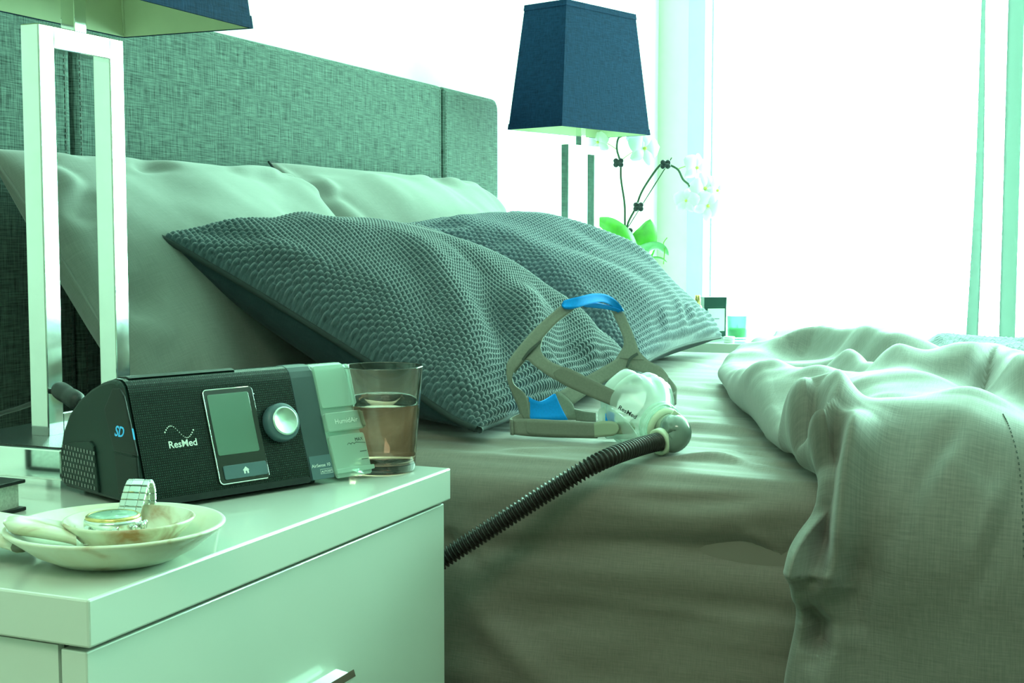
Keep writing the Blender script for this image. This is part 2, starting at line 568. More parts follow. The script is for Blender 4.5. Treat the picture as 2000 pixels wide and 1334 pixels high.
obj('window_frame', join(box(-.012, .07, WY1 - .062, WY1, .0, 2.46, .004), box(-.012, .07, WY0, WY0 + .06, .0, 2.46, .004),
                         box(-.010, .07, WY0, WY1, 2.40, 2.46, .004), box(-.010, .07, WY0, WY1, 0.0, .06, .004),
                         box(.02, .06, WY1 - .085, WY1 - .078, .06, 2.40)), 'window_frame_paint', w, False)
obj('pane', box(.030, .036, WY0 + .06, WY1 - .085, .06, 2.40), 'window_glass', w, False)
struct('baseboard_back', box(RX0, RX1, RY1 - .014, RY1, 0, .09), 'frame_white')

# ================================================================ bed frame and headboard
HB = 1.33
bed = thing('bed', (2.15, HB, 0), 'bed with wide grey-green linen headboard panelled by stitched seams', 'bed')
def hb_panel(x0, x1, rl, rr):
    P = []
    zt, zb = 1.137, 0.06
    P.append((x0, zb)); P.append((x1, zb))
    if rr:
        P += [(x1 - rr + rr * math.cos(a), zt - rr + rr * math.sin(a)) for a in np.linspace(0, PI / 2, 6)]
    else: P.append((x1, zt))
    if rl:
        P += [(x0 + rl - rl * math.sin(a), zt - rl + rl * math.cos(a)) for a in np.linspace(0, PI / 2, 6)]
    else: P.append((x0, zt))
    return prism(P, HB, HB + .078, 'xz', .010)
for x0, x1, rl, rr in ((1.22, 1.531, .03, .012), (1.535, 2.748, .012, .012), (2.752, 3.07, .012, .03)):
    obj('headboard_panel', hb_panel(x0, x1, rl, rr), 'headboard_linen', bed, False, off=bed.location)
st = []
for xs in (1.533, 2.750):
    for dx in (-.016, .016):
        for k in range(84):
            z = .45 + k * .0082
            if z < 1.125: st.append(box(xs + dx - .0009, xs + dx + .0009, HB - .0008, HB + .001, z, z + .005))
obj('seam_stitching', join(*st), 'seam_grey', bed, False, off=bed.location, kind='stuff')
obj('bed_base', box(1.40, 2.93, -.70, 1.325, .09, .30, .01), 'bed_base', bed, False, off=bed.location)
for lx in (1.46, 2.87):
    for ly in (-.62, 1.24):
        obj('bed_leg', box(lx - .03, lx + .03, ly - .03, ly + .03, 0, .09, .004), 'bed_base', bed, False, off=bed.location)

# path across the bed: q<0 hangs down the near side, q>0 runs over the top to the far side
XN, XF, ZT = 1.38, 2.95, 0.54
def bed_path(q, r=.05):
    q = np.asarray(q, dtype=float)
    Wd = XF - XN
    x = np.where(q < -r, XN, XN + q); z = np.where(q < -r, ZT + q, ZT)
    nx = np.where(q < -r, -1.0, 0.0); nz = np.where(q < -r, 0.0, 1.0)
    m = (q >= -r) & (q <= r)
    ph = np.clip((q + r) / (2 * r), 0, 1) * PI / 2
    x = np.where(m, XN + r - r * np.cos(ph), x); z = np.where(m, ZT - r + r * np.sin(ph), z)
    nx = np.where(m, -np.cos(ph), nx); nz = np.where(m, np.sin(ph), nz)
    m2 = (q > Wd - r) & (q <= Wd + r)
    ph = np.clip((q - Wd + r) / (2 * r), 0, 1) * PI / 2
    x = np.where(m2, XF - r + r * np.sin(ph), x); z = np.where(m2, ZT - r + r * np.cos(ph), z)
    nx = np.where(m2, np.sin(ph), nx); nz = np.where(m2, np.cos(ph), nz)
    m3 = q > Wd + r
    x = np.where(m3, XF, x); z = np.where(m3, ZT - (q - Wd), z)
    nx = np.where(m3, 1.0, nx); nz = np.where(m3, 0.0, nz)
    return x, z, nx, nz

def ridge(q, y, line, A, w, w2=None, fade=.25):
    d, t, s = dist_poly(q, y, line)
    ww = w * (1 + s) / 2 + (w2 if w2 else w) * (1 - s) / 2
    e = np.clip(np.minimum(t, 1 - t) / fade, 0, 1); e = e * e * (3 - 2 * e)
    return A * np.exp(-(d / ww) ** 2) * (.25 + .75 * e)

# ---------------------------------------------------------------- mattress in a fitted sheet
def mattress():
    nq, ny = 330, 260
    q = np.concatenate([np.linspace(-.46, -.06, 110), np.linspace(-.055, .055, 20), np.linspace(.06, .5, 100), np.linspace(.51, 2.0, 100)])
    y = np.linspace(1.295, -.70, ny)
    Q, Yy = np.meshgrid(q, y, indexing='ij')
    x, z, nx, nz = bed_path(Q)
    h = .0030 * vn(Q * 26 + .7 * vn(Yy * 3, Q * 2, 5), Yy * 2.2, 3) + .0022 * vn(Q * 55, Yy * 3.5, 7)
    h += .004 * vn(Q * 7, Yy * 4, 9)
    side = np.clip(-Q / .05, 0, 1)
    h += side * (.008 * vn(Q * 9, Yy * 5 + Q * 3, 11) + .003 * vn(Q * 22 + Yy * 9, Yy * 9, 13))
    crease = [(-0.1045, 0.6664), (-0.0982, 0.5822), (-0.0916, 0.4893), (-0.0842, 0.4008), (-0.0819, 0.3329), (-0.0852, 0.2673), (-.13, .0)]
    h += ridge(Q, Yy, crease, -.012, .014, .022, .1)
    h += ridge(Q, Yy, [(-0.0305, 0.4597), (-0.0261, 0.3785), (-0.0151, 0.2899)], -.006, .007, .016, .3)
    h += ridge(Q, Yy, [(-0.0556, 0.3167), (-0.0779, 0.2890), (-0.0917, 0.2619)], .006, .008)
    h += ridge(Q, Yy, [(-0.1556, 0.6436), (-0.1948, 0.6143), (-0.2506, 0.5317)], .010, .02)
    h += ridge(Q, Yy, [(-0.0857, 0.6730), (-0.1112, 0.6533), (-0.1239, 0.6271)], -.012, .012)
    h += ridge(Q, Yy, [(-0.1672, 0.5822), (-0.1655, 0.4589), (-0.1695, 0.3430)], -.006, .012, .04)
    for ln, A, w in (([(1.1126, 0.7168), (1.2315, 0.6555), (1.2151, 0.6100)], -.006, .02),
                     ([(0.7731, 0.6011), (0.8281, 0.5716), (0.8261, 0.5356)], .006, .02),
                     ([(0.5393, 0.5356), (0.5541, 0.4847), (0.5247, 0.4469)], -.006, .012),
                     ([(0.3484, 0.4892), (0.3601, 0.4358), (0.3310, 0.3808)], .006, .012),
                     ([(0.1865, 0.4303), (0.1846, 0.3727), (0.1341, 0.3069)], -.006, .007),
                     ([(0.0724, 0.4532), (0.1174, 0.3746), (0.0508, 0.2677)], .005, .007),
                     ([(0.0506, 0.6299), (0.0909, 0.5543), (0.0999, 0.4933)], .005, .010)):
        h += ridge(Q, Yy, ln, A, w)
    h *= np.clip((Q + .46) / .05, 0, 1) * .7 + .3
    V = np.stack([x + nx * h, Yy, z + nz * h], -1).reshape(-1, 3)
    F = grid_faces(len(q), ny)
    return V, F, np.stack([Q, Yy], -1)
mt = thing('mattress', (2.165, .3, .30), 'thick mattress in a creased taupe fitted sheet, bare between pillows and duvet', 'mattress')
mv = mattress()
obj('fitted_sheet', mv, 'sheet_taupe', mt, off=mt.location, uv=mv[2])
obj('mattress_core', join(box(1.395, 2.935, -.69, 1.285, .302, .515, .03)), 'sheet_taupe', mt, off=mt.location)

# ---------------------------------------------------------------- duvet
LEAD_Q = np.array([-.60, -.40, -.202, -.165, -.1165, -.0857, -.045, 0.0, .0378, .19, .462, .8235, 1.41, 1.55, 1.80])
LEAD_Y = np.array([.275, .270, .2635, .256, .248, .262, .246, .226, .274, .337, .4395, .5528, .6177, .665, .69])
def lead(q):
    y = np.interp(q, LEAD_Q, LEAD_Y)
    for k in (-.012, .012, -.024, .024):
        y = y + np.interp(q + k, LEAD_Q, LEAD_Y)
    return y / 5

RIDGES = [
    # crests across the top of the bed (line, height, width, other-side width)
    ([(0.9422, 0.5114), (1.0077, 0.4780), (1.0481, 0.4215), (0.9242, 0.3311), (0.7722, 0.2578), (0.6697, 0.2046)], .060, .12, .036),
    ([(1.5181, 0.6536), (1.6302, 0.6614), (1.6011, 0.6088), (1.4959, 0.4994), (1.4001, 0.3998)], .026, .09, .09),
    ([(0.6994, 0.4036), (0.6840, 0.3188), (0.5152, 0.2436), (0.2465, 0.1615)], .042, .05, .032),
    ([(0.6445, 0.4917), (0.3842, 0.3727), (0.2409, 0.2678), (0.1964, 0.1790), (0.0522, 0.1012), (-0.0775, 0.0379)], .034, .075, .10),
    ([(0.2645, 0.1368), (0.3929, 0.1174), (0.4939, 0.0893), (0.2667, 0.0503), (0.1510, 0.0054)], .072, .10, .034),
    ([(0.8161, 0.3066), (0.5744, 0.2366), (0.3997, 0.1830), (0.3137, 0.1468)], -.028, .035, .03),
    ([(1.0170, 0.5164), (1.0953, 0.4665), (1.1808, 0.4054), (1.0280, 0.3099)], -.036, .05, .04),
    ([(0.0483, 0.0910), (0.1559, 0.0667), (0.2776, 0.0277)], .022, .05, .05),
    # small gathers above the hem
    ([(0.4321, 0.2591), (0.3698, 0.2244), (0.2295, 0.1827)], .010, .030, .030),
    ([(0.2038, 0.2437), (0.1844, 0.2174), (0.0878, 0.1822)], .008, .035, .035),
    ([(0.2617, 0.3084), (0.3337, 0.2702), (0.2415, 0.2074)], .010, .03, .03),
    ([(0.3226, 0.3659), (0.4326, 0.3616), (0.4516, 0.3164)], .010, .03, .02),
    # the curled pocket where the edge turns over the side of the bed
    ([(0.1187, 0.3159), (0.0408, 0.2745), (0.0844, 0.2661), (0.0801, 0.2377), (0.0055, 0.2071)], .046, .020, .030),
    ([(0.0227, 0.2654), (0.0358, 0.2516), (0.0016, 0.2313), (0.0065, 0.2251)], -.050, .016, .014),
    # folds hanging down the near side
    ([(0.0271, 0.2206), (-0.0018, 0.2282), (-0.0447, 0.2453), (-0.0823, 0.2549), (-0.1025, 0.2469)], .040, .016, .018),
    ([(0.0225, 0.2125), (-0.0115, 0.2199), (-0.0480, 0.2233), (-0.0794, 0.2248)], -.085, .014, .011),
    ([(0.0317, 0.1888), (-0.0051, 0.2030), (-0.0522, 0.2121), (-0.0839, 0.2176), (-0.1088, 0.2314)], .052, .020, .050),
    ([(-0.1183, 0.2466), (-0.1221, 0.2337), (-0.1344, 0.2259), (-0.1687, 0.2273)], -.034, .012, .012),
    ([(-0.0983, 0.2063), (-0.1463, 0.2155), (-0.2317, 0.2242)], .018, .024, .04),
    ([(0.0425, 0.1792), (0.0015, 0.1833), (-0.0576, 0.1576)], .012, .03, .05),
    ([(0.0062, 0.1206), (-0.0208, 0.0824), (-0.0355, 0.0521)], .016, .025, .05),
    ([(0.0205, 0.1304), (-0.0042, 0.0921), (-0.0185, 0.0548)], -.010, .02, .04),
    ([(-0.0696, 0.1770), (-0.1029, 0.1038), (-0.1058, 0.0388)], .008, .05, .08),
    ([(-0.0500, 0.1872), (-0.0919, 0.1944), (-0.1549, 0.2002)], -.016, .024, .024),
]
def duvet_h(q, y):
    h = .040 + .014 / (1 + np.exp((q - .05) / .03))
    for ln, A, w, w2 in RIDGES:
        h = h + ridge(q, y, ln, A, w, w2)
    h = h + .009 * vn(q * 6 + 3, y * 6, 21) + .004 * vn(q * 15 + y * 8, y * 11 - q * 7, 23) + .0008 * vn(q * 38 + y * 20, y * 30, 29)
    h = h + np.clip(-y - .05, 0, 1) * .03 * vn(q * 4, y * 4, 31)
    return np.maximum(h, .010)

def duvet_pt(q, y, lift=0.0):
    x, z, nx, nz = bed_path(q, .07)
    h = duvet_h(q, y) + lift
    return np.stack([x + nx * h, y + 0 * q, z + nz * h], -1)

def duvet():
    q = np.concatenate([np.linspace(-.50, -.10, 150), np.linspace(-.097, .12, 90), np.linspace(.125, .9, 170), np.linspace(.91, 1.80, 110)])
    L0 = lead(q)
    nroll, nmain = 14, 250
    rows = []
    R = .018 + .008 * vn(q * 9, q * 0, 41) + np.where(q > .2, .006, 0)
    s = np.linspace(0, 1, nmain) ** 1.35
    for k in range(nroll):
        ph = -PI / 2 + PI * k / nroll
        y = L0 - R + R * math.cos(ph)
        x, z, nx, nz = bed_path(q, .07)
        ytop = L0 - R
        h = duvet_h(q, ytop)
        a = (1 + math.sin(ph)) / 2
        off = .006 + (h - .006) * a
        if k < 3: y = y - .02 * (3 - k)
        rows.append(np.stack([x + nx * off, y, z + nz * off], -1))
    for t in s:
        y = (L0 - R) * (1 - t) + (-.76) * t
        rows.append(duvet_pt(q, y))
    V = np.stack(rows, 0)
    uv = np.stack([np.repeat(q[None], len(rows), 0), V[..., 1]], -1)
    uv[:nroll, :, 1] = uv[nroll, :, 1][None] + np.linspace(.06, .004, nroll)[:, None]
    return V.reshape(-1, 3), [tuple(reversed(f)) for f in grid_faces(len(rows), len(q))], uv
dv = thing('duvet', (2.165, -.2, ZT), 'rumpled taupe duvet thrown back and hanging over the near side of the bed', 'duvet')
dvv_ = duvet()
obj('duvet_cover', dvv_, 'duvet_taupe', dv, off=dv.location, uv=dvv_[2])
hem = []
hl = crom([(0.0556, 0.0622), (0.0404, 0.0555), (0.0094, 0.0442), (-0.0220, 0.0388), (-0.0561, 0.0356)], 60)
for k in range(0, 60, 2):
    a = duvet_pt(np.array([hl[k][0]]), np.array([hl[k][1]]), .0004)[0]
    b = duvet_pt(np.array([hl[k + 1][0]]), np.array([hl[k + 1][1]]), .0004)[0]
    hem.append(tube([a, a * .3 + b * .7], .0007, 5))
obj('hem_stitching', join(*hem), 'seam_grey', dv, off=dv.location, kind='stuff')

def knit(U, V, pu, pv, A):
    """staggered plump stitches"""
    row = np.floor(V / pv)
    uu = U / pu + .5 * (row % 2)
    a = np.abs(np.sin(PI * uu)); b = np.abs(np.sin(PI * V / pv))
    return A * np.sqrt(a * b + 1e-9)

def blanket():
    nq, ny = 300, 220
    q = np.linspace(.50, 1.66, nq)
    front = np.interp(q, [.50, .75, 1.0, 1.25, 1.45, 1.66], [-.05, .02, .115, .20, .27, .30])
    t = np.linspace(0, 1, ny)
    Q = np.repeat(q[:, None], ny, 1)
    Yy = front[:, None] * (1 - t)[None, :] + (-.75) * t[None, :]
    lift = .012 + knit(Q, Yy, .011, .010, .005)
    edge = np.minimum(np.clip(t / .02, 0, 1)[None, :], np.clip((q - .50) / .02, 0, 1)[:, None])
    P = duvet_pt(Q, Yy, 0.0)
    x, z, nx, nz = bed_path(Q, .07)
    l2 = .002 + (lift - .002) * edge
    P[..., 0] += nx * l2; P[..., 2] += nz * l2
    return P.reshape(-1, 3), grid_faces(nq, ny), np.stack([Q, Yy], -1)
bv = blanket()
bk = obj('knitted_blanket', bv, 'knit_pale', uv=bv[2])
tag(bk, 'pale teal knitted blanket spread over the far half of the duvet', 'blanket')

# ---------------------------------------------------------------- pillows and cushions
def cushion(name, W, H, T, c, tilt, label, cat, mats, group, nu=90, nv=70, kn=None, rot=0.0, seed=0, crease=.010, back=1.0, pinch=.055, sag=None, folds=()):
    u = np.linspace(-1, 1, nu); v = np.linspace(-1, 1, nv)
    U, V = np.meshgrid(u, v, indexing='ij')
    px = W / 2 * U * (1 - pinch * (1 - V ** 2)) ; py = H / 2 * V * (1 - pinch * (1 - U ** 2))
    prof = np.clip((1 - U ** 2) * (1 - V ** 2), 0, 1) ** .46
    edge = np.clip((1 - np.maximum(abs(U), abs(V))) / .25, 0, 1)
    edge = edge * edge * (3 - 2 * edge)
    wr = crease * edge * (.7 * vn(px * 7 + seed, py * 7, 51 + seed) + .30 * vn(px * 13 + py * 5, py * 9 - px * 4, 53 + seed))
    rad = crease * .8 * (1 - edge) * edge * 4 * vn(U * 5 + V * 3, V * 5 - U * 3, 57 + seed)
    for ln, A, w_ in folds:
        dd, tt, _ = dist_poly(U * W / 2, V * H / 2, [(p[0] * W / 2, p[1] * H / 2) for p in ln])
        e = np.clip(np.minimum(tt, 1 - tt) / .35, 0, 1); e = e * e * (3 - 2 * e)
        rad = rad + A * e * np.exp(-(dd / w_) ** 2)
    ct, s_ = math.cos(tilt), math.sin(tilt)
    cr, sr = math.cos(rot), math.sin(rot)
    ex = np.array([cr, sr, 0.0]); ey = np.array([-sr * ct, cr * ct, s_]); ez = np.cross(ex, ey)
    def place(zz):
        P = px[..., None] * ex + py[..., None] * ey + zz[..., None] * ez + np.array(c)
        if sag is not None:
            P = sag(P, U, V)
        low = ZT + .004 + .004 * np.clip(zz / (T / 2) + 1, 0, 2)
        P[..., 2] = np.where(P[..., 2] < low + .03, low + .03 * np.exp((P[..., 2] - low - .03) / .03), P[..., 2])
        P[..., 1] = np.minimum(P[..., 1], HB - .006)
        return P
    zf = T / 2 * prof + wr + rad
    base = place(zf)
    if kn:
        du = np.gradient(base, axis=0); dvv = np.gradient(base, axis=1)
        nn = np.cross(du, dvv); nn /= np.linalg.norm(nn, axis=2)[..., None] + 1e-12
        # stitches follow the cloth
        k = knit(px, py, kn[0], kn[1], kn[2]) * np.clip((1 - np.maximum(abs(U), abs(V))) / .012, 0, 1)
        base = base + nn * k[..., None]
    step = 4 if kn else 1
    zb = -T / 2 * back * prof + wr * .8
    bk_ = place(zb)
    root = thing(name, (c[0], c[1], ZT), label, cat, group)
    F = grid_faces(nu, nv)
    obj('front_panel', (base.reshape(-1, 3), F), mats[0], root, off=root.location, uv=np.stack([px, py], -1))
    iu = sorted(set(list(range(0, nu, step)) + [nu - 1])); iv = sorted(set(list(range(0, nv, step)) + [nv - 1]))
    b2 = bk_[np.ix_(iu, iv)]
    obj('back_panel', (b2.reshape(-1, 3), [tuple(reversed(f)) for f in grid_faces(len(iu), len(iv))]), mats[1], root, off=root.location, uv=np.stack([px, py], -1)[np.ix_(iu, iv)])
    seam = np.vstack([bk_[::step, 0], bk_[-1, ::step], bk_[::-step, -1], bk_[0, ::-step]])
    keep = [0]
    for i in range(1, len(seam)):
        if np.linalg.norm(seam[i] - seam[keep[-1]]) > .003: keep.append(i)
    obj('piping', tube(seam[keep], mats[3], 8), mats[2], root, off=root.location)
    return root

cushion('pillow', .72, .47, .19, (1.675, 1.145, .715), math.radians(54), 'smooth grey pillow leaning on the headboard behind the tall lamp', 'pillow',
        ('pillow_grey', 'pillow_grey', 'pillow_grey', .0022), 'grey pillows against the headboard', 140, 110, seed=1, crease=.022)
cushion('pillow', .86, .47, .17, (2.425, 1.165, .735), math.radians(54), 'smooth grey pillow with dark piped edge near the far end of the headboard', 'pillow',
        ('pillow_grey', 'pillow_grey', 'piping_dark', .0022), 'grey pillows against the headboard', 140, 110, seed=2, crease=.016)

cushion('cushion', .68, .52, .215, (1.790, .885, .672), math.radians(27.5), 'dark teal knitted cushion with piped edge, nearest the drinking glass', 'cushion',
        ('knit_teal', 'cushion_back', 'piping_dark', .0042), 'knitted cushions in front of the pillows', 500, 400, kn=(.0092, .0078, .0055), seed=3, crease=.010, back=.95,
        folds=(([(-.95, -.85), (-.6, -.5), (-.25, .1), (-.1, .5)], .016, .035), ([(-.75, -.95), (-.35, -.55), (.0, -.15), (.2, .4)], -.016, .035), ([(-.5, -.95), (-.1, -.6), (.25, -.3)], .014, .03), ([(-.2, -.95), (.3, -.6), (.6, -.1)], -.010, .03), ([(.2, -.95), (.6, -.6), (.8, -.2)], .010, .03)))
cushion('cushion', .74, .52, .235, (2.535, .935, .690), math.radians(27.0), 'paler blue-green knitted cushion in front of the orchid', 'cushion',
        ('knit_pale', 'cushion_back', 'piping_dark', .0035), 'knitted cushions in front of the pillows', 420, 300, kn=(.0095, .0084, .0048), seed=4, crease=.012, rot=math.radians(3),
        folds=(([(-.6, .8), (-.1, .3), (.3, -.4), (.6, -.9)], .014, .045), ([(-.2, .8), (.2, .3), (.6, -.4), (.85, -.9)], -.012, .04), ([(-.8, .4), (-.4, -.2), (0, -.9)], -.010, .04)))

# ================================================================ nightstands
def nightstand(name, x0, y0, zt, Wd, Dp, label):
    r = thing(name, (x0 + Wd / 2, y0 + Dp / 2, 0), label, 'nightstand', 'white lacquered nightstands')
    x1, y1 = x0 + Wd, y0 + Dp
    o = r.location
    obj('top', box(x0, x1, y0, y1, zt - .0335, zt, .0018), 'lacquer', r, False, off=o)
    obj('cabinet_body', box(x0 + .006, x1 - .006, y0 + .032, y1 - .004, .05, zt - .036), 'lacquer', r, False, off=o)
    obj('shadow_gap', box(x0 + .012, x1 - .012, y0 + .012, y1 - .01, zt - .040, zt - .033), 'gap_shade', r, False, off=o)  # shade under the top, put in as a dark strip
    for za, zb in ((zt - .262, zt - .0375), (.055, zt - .266)):
        d = obj('drawer', box(x0 + .004, x1 - .004, y0 + .006, y0 + .028, za, zb, .0012), 'lacquer', r, False, off=o)
        zh = za + (zb - za) * .475
        xm = (x0 + x1) / 2 - .004
        prof = [(-.004, 0), (-.018, -.002), (-.024, .004), (-.022, .010), (-.018, .006), (-.004, .008)]
        hv = prism([(y0 + .006 + a + .004, zh + b) for a, b in prof], xm - .055, xm + .055, 'yz')
        obj('handle', hv, 'chrome', d, False, off=o)
    obj('plinth', box(x0 + .02, x1 - .02, y0 + .05, y1 - .02, 0, .05), 'lacquer', r, False, off=o)
    return r
nightstand('nightstand', .691, .597, .55, .559, .56, 'white glossy nightstand with chrome drawer handle, nearest, carrying the black breathing machine')
nightstand('nightstand', 3.03, .62, .55, .559, .62, 'white nightstand beyond the bed, carrying the orchid and far lamp')

# ================================================================ lamps
def lamp(loc, rotz, label, dz=0.0, sw=0.0):
    r = thing('table_lamp', loc, label, 'lamp', 'navy shaded chrome lamps', rotz)
    hx, hy = .122, .078
    b = obj('base', join(box(-hx, hx, -hy, hy, .010, .040, .002), box(-hx + .015, hx - .015, -hy + .015, hy - .015, 0, .010)), 'chrome', r, False)
    obj('base_top', box(-hx + .004, hx - .004, -hy + .004, hy - .004, .0395, .0415), 'black_stone', b, False)
    t, fx, z0, z1 = .0225, .064, .0405, .452 + dz
    obj('frame', join(box(-fx, -fx + t, -t / 2, t / 2, z0, z1, .0012), box(fx - t, fx, -t / 2, t / 2, z0, z1, .0012),
                      box(-fx + t - .001, fx - t + .001, -t / 2, t / 2, z1 - t, z1, .0012), box(-fx + t - .001, fx - t + .001, -t / 2, t / 2, z0, z0 + t, .0012)), 'chrome', r, False)
    n = obj('neck', box(-.009, .009, -.009, .009, z1 - .001, .560 + dz, .001), 'chrome', r, False)
    obj('bulb_socket', xf(lathe([(0, .555), (.017, .555), (.018, .56), (.018, .60), (.014, .605), (0, .605)], 20), frame_m((0, 0, dz), (1, 0, 0), (0, 1, 0), (0, 0, 1))), 'dark_steel', n)
    obj('bulb', xf(lathe([(0, .600), (.012, .605), (.028, .635), (.030, .655), (.022, .678), (0, .688)], 20), frame_m((0, 0, dz), (1, 0, 0), (0, 1, 0), (0, 0, 1))), 'petal_white', n)
    zb, zt = .484 + dz - sw * .6, .784 + dz
    bx, by, tx, ty = .180 + sw, .083 + sw * .7, .140 + sw, .064 + sw * .7
    def frus(dx, z0_, z1_, flip=False):
        f0 = (z0_ - zb) / (zt - zb); f1 = (z1_ - zb) / (zt - zb)
        a0, b0 = bx + (tx - bx) * f0 + dx, by + (ty - by) * f0 + dx
        a1, b1 = bx + (tx - bx) * f1 + dx, by + (ty - by) * f1 + dx
        V = [(-a0, -b0, z0_), (a0, -b0, z0_), (a0, b0, z0_), (-a0, b0, z0_), (-a1, -b1, z1_), (a1, -b1, z1_), (a1, b1, z1_), (-a1, b1, z1_)]
        F = [(0, 1, 5, 4), (1, 2, 6, 5), (2, 3, 7, 6), (3, 0, 4, 7)]
        if flip: F = [tuple(reversed(f)) for f in F]
        return V, F
    def shell(d0, d1, z0_, z1_):
        a, b_ = frus(d0, z0_, z1_), frus(d1, z0_, z1_, True)
        V = list(a[0]) + list(b_[0]); F = list(a[1]) + [tuple(i + 8 for i in f) for f in b_[1]]
        for i in range(4):
            j = (i + 1) % 4
            F += [(j, i, i + 8, j + 8), (i + 4, j + 4, j + 12, i + 12)]
        return V, F
    s = obj('lamp_shade', shell(.0, -.0015, zb, zt), 'shade_navy', r, False)
    obj('shade_lining', shell(-.0016, -.0030, zb + .0006, zt - .0006), 'shade_lining', s, False)
    obj('shade_trim', shell(.0012, 0, zb, zb + .014), 'shade_navy', s, False)
    obj('shade_trim', shell(.0012, 0, zt - .014, zt), 'shade_navy', s, False)
    rods = []
    for sx in (-1, 1):
        for sy in (-1, 1):
            rods.append(tube([(0, 0, .612 + dz), (sx * .155, sy * .070, .655 + dz)], .0014, 6))
            rods.append(tube([(sx * (bx - .004), sy * (by - .004), zb + .004), (sx * (tx - .004), sy * (ty - .004), zt - .004)], .0016, 6))
    obj('shade_carrier', join(*rods), 'shade_lining', s)
    return r
lamp((1.108, .958, .55), 0.0, 'tall chrome frame lamp with navy shade, nearest, behind the breathing machine', 0.0, .010)
lamp((3.142, 1.140, .55), math.radians(-17.7), 'chrome frame lamp with tapered navy shade beside the orchid', .022)

# ================================================================ breathing machine on the near nightstand
NT = .55
dev = thing('breathing_machine', (.941, .744, NT), 'black bedside breathing machine with small green screen, silver dial and clear water tub', 'machine', None, math.radians(-22))
TV = np.array([0, .3231, .9463]); NV = np.array([0, -.9463, .3231]); P0 = np.array([0, .002, .022])
def fpt(x, t, h): return P0 + np.array([x, 0, 0]) + t * TV + h * NV
FM = frame_m(P0, (1, 0, 0), TV, NV)
def slab(poly, h0, h1, bev=0.0):
    return xf(prism(poly, h0, h1, 'xy', bev), FM)
PROF = [(.010, .0035), (.002, .0050), (-.0018, .0090), (.0005, .0178), (.0150, .0600), (.0296, .1030), (.0325, .1088), (.0370, .1125), (.0430, .1143), (.0520, .1140),
        (.0680, .1105), (.0880, .1030), (.1120, .0910), (.1330, .0750), (.1460, .0570), (.1530, .0380), (.1540, .0180), (.1500, .0070), (.1420, .0035)]
def scaled(s, o=(.075, .058)):
    return [(o[0] + (y - o[0]) * s, o[1] + (z - o[1]) * s) for y, z in PROF]
obj('housing', prism(PROF, 0.0, .174, 'yz'), 'dotted_black', dev, False)
endp = obj('end_panel', prism(scaled(.985), -.006, .0005, 'yz', .003), 'dark_green_plastic', dev, False)
obj('grey_band', prism(scaled(1.006), .174, .202, 'yz', .0008), 'slate_plastic', dev, False)
obj('top_cover', prism([(y, z + .0012) for y, z in [(.040, .1135), (.046, .1150), (.056, .1140), (.075, .1088), (.075, .1060), (.046, .1110)]], .006, .118, 'yz', .0006), 'black_plastic', dev, False)
obj('pedestal', box(.012, .190, .012, .140, 0.0, .0065, .001), 'dark_green_plastic', dev, False)
obj('lower_lip', slab(rrect(.003, .172, -.0185, -.0125, .0015), -.001, .0012), 'black_plastic', dev, False)
# screen and home button
bez = obj('screen_bezel', slab(rrect(.0725, .1275, -.0085, .0815, .004), -.001, .0014, .0004), 'gloss_black', dev, False)
rim = [fpt(x, t, .0015) for x, t in rrect(.0728, .1272, -.0082, .0812, .004)]
obj('bezel_rim', tube([rim[i] for i in range(5, 20)], .0006, 8), 'chrome', bez)
obj('screen', slab(rrect(.0765, .1215, .0185, .0765, .002), .0012, .0022, .0003), 'lcd', bez, False)
hb = obj('home_button', slab(rrect(.0785, .1255, -.0045, .0085, .0016), .0012, .0026, .0004), 'blue_grey_plastic', bez, False)
hs = .0026
home = [(-.0026, -.0026), (-.0026, .0006), (-.0036, .0006), (0, .0040), (.0036, .0006), (.0026, .0006), (.0026, -.0026), (.0009, -.0026), (.0009, -.0002), (-.0009, -.0002), (-.0009, -.0026)]
obj('home_symbol', slab([(.102 + x, .0015 + t) for x, t in home], .0025, .0028), 'print_white', hb, False)
# dial
DM = frame_m(fpt(.150, .0425, 0), (1, 0, 0), TV, NV)
dl = obj('dial', xf(lathe([(0, 0), (.0178, 0), (.0188, .001), (.0185, .0085), (.0172, .0105), (.0145, .0112), (0, .0112)], 48), DM), 'blue_grey_plastic', dev)
obj('dial_cap', xf(lathe([(.0001, .0110), (.0138, .0110), (.0142, .0118), (.0136, .0128), (.0125, .0130), (.0118, .0124), (.0001, .0120)], 48), DM), 'dial_metal', dl)
obj('indicator_light', xf(lathe([(0, 0), (.0016, 0), (.0014, .0006), (0, .0007)], 12), frame_m(fpt(.128, .0735, 0), (1, 0, 0), TV, NV)), 'gloss_black', dev)
# printing
def ftext(s, x, t, size, m, h=.0003, bold=0.0, parent=dev, shear=0.0, name='lettering'):
    return obj(name, xf(text_vf(s, size, .00008, bold=bold, shear=shear), frame_m(fpt(x, t, h), (1, 0, 0), TV, NV)), m, parent, False)
ftext('ResMed', .0285, .0315, .0092, 'print_white', bold=.00012)
dots = []
for k in range(19):
    s = k / 18
    rr = .00085 - .0004 * math.sin(PI * s)
    c = fpt(.0275 + .029 * s, .0455 + .0062 * math.sin(2 * PI * s * .98 + .15), .0003)
    dots.append(xf(lathe([(0, 0), (rr, 0), (rr * .7, rr * .4), (0, rr * .5)], 10), frame_m(c, (1, 0, 0), TV, NV)))
obj('dotted_wave_emblem', join(*dots), 'print_white', dev, kind='stuff')
bdg = obj('badge', slab(rrect(.1755, .2012, -.0170, .0062, .0008), -.001, .0013), 'blue_grey_plastic', dev, False)
ftext('AirSense 10', .1768, -.0052, .0046, 'print_white', .0015, parent=bdg)
ftext('AUTOSET', .1868, -.0112, .0031, 'print_white', .0015, parent=bdg)
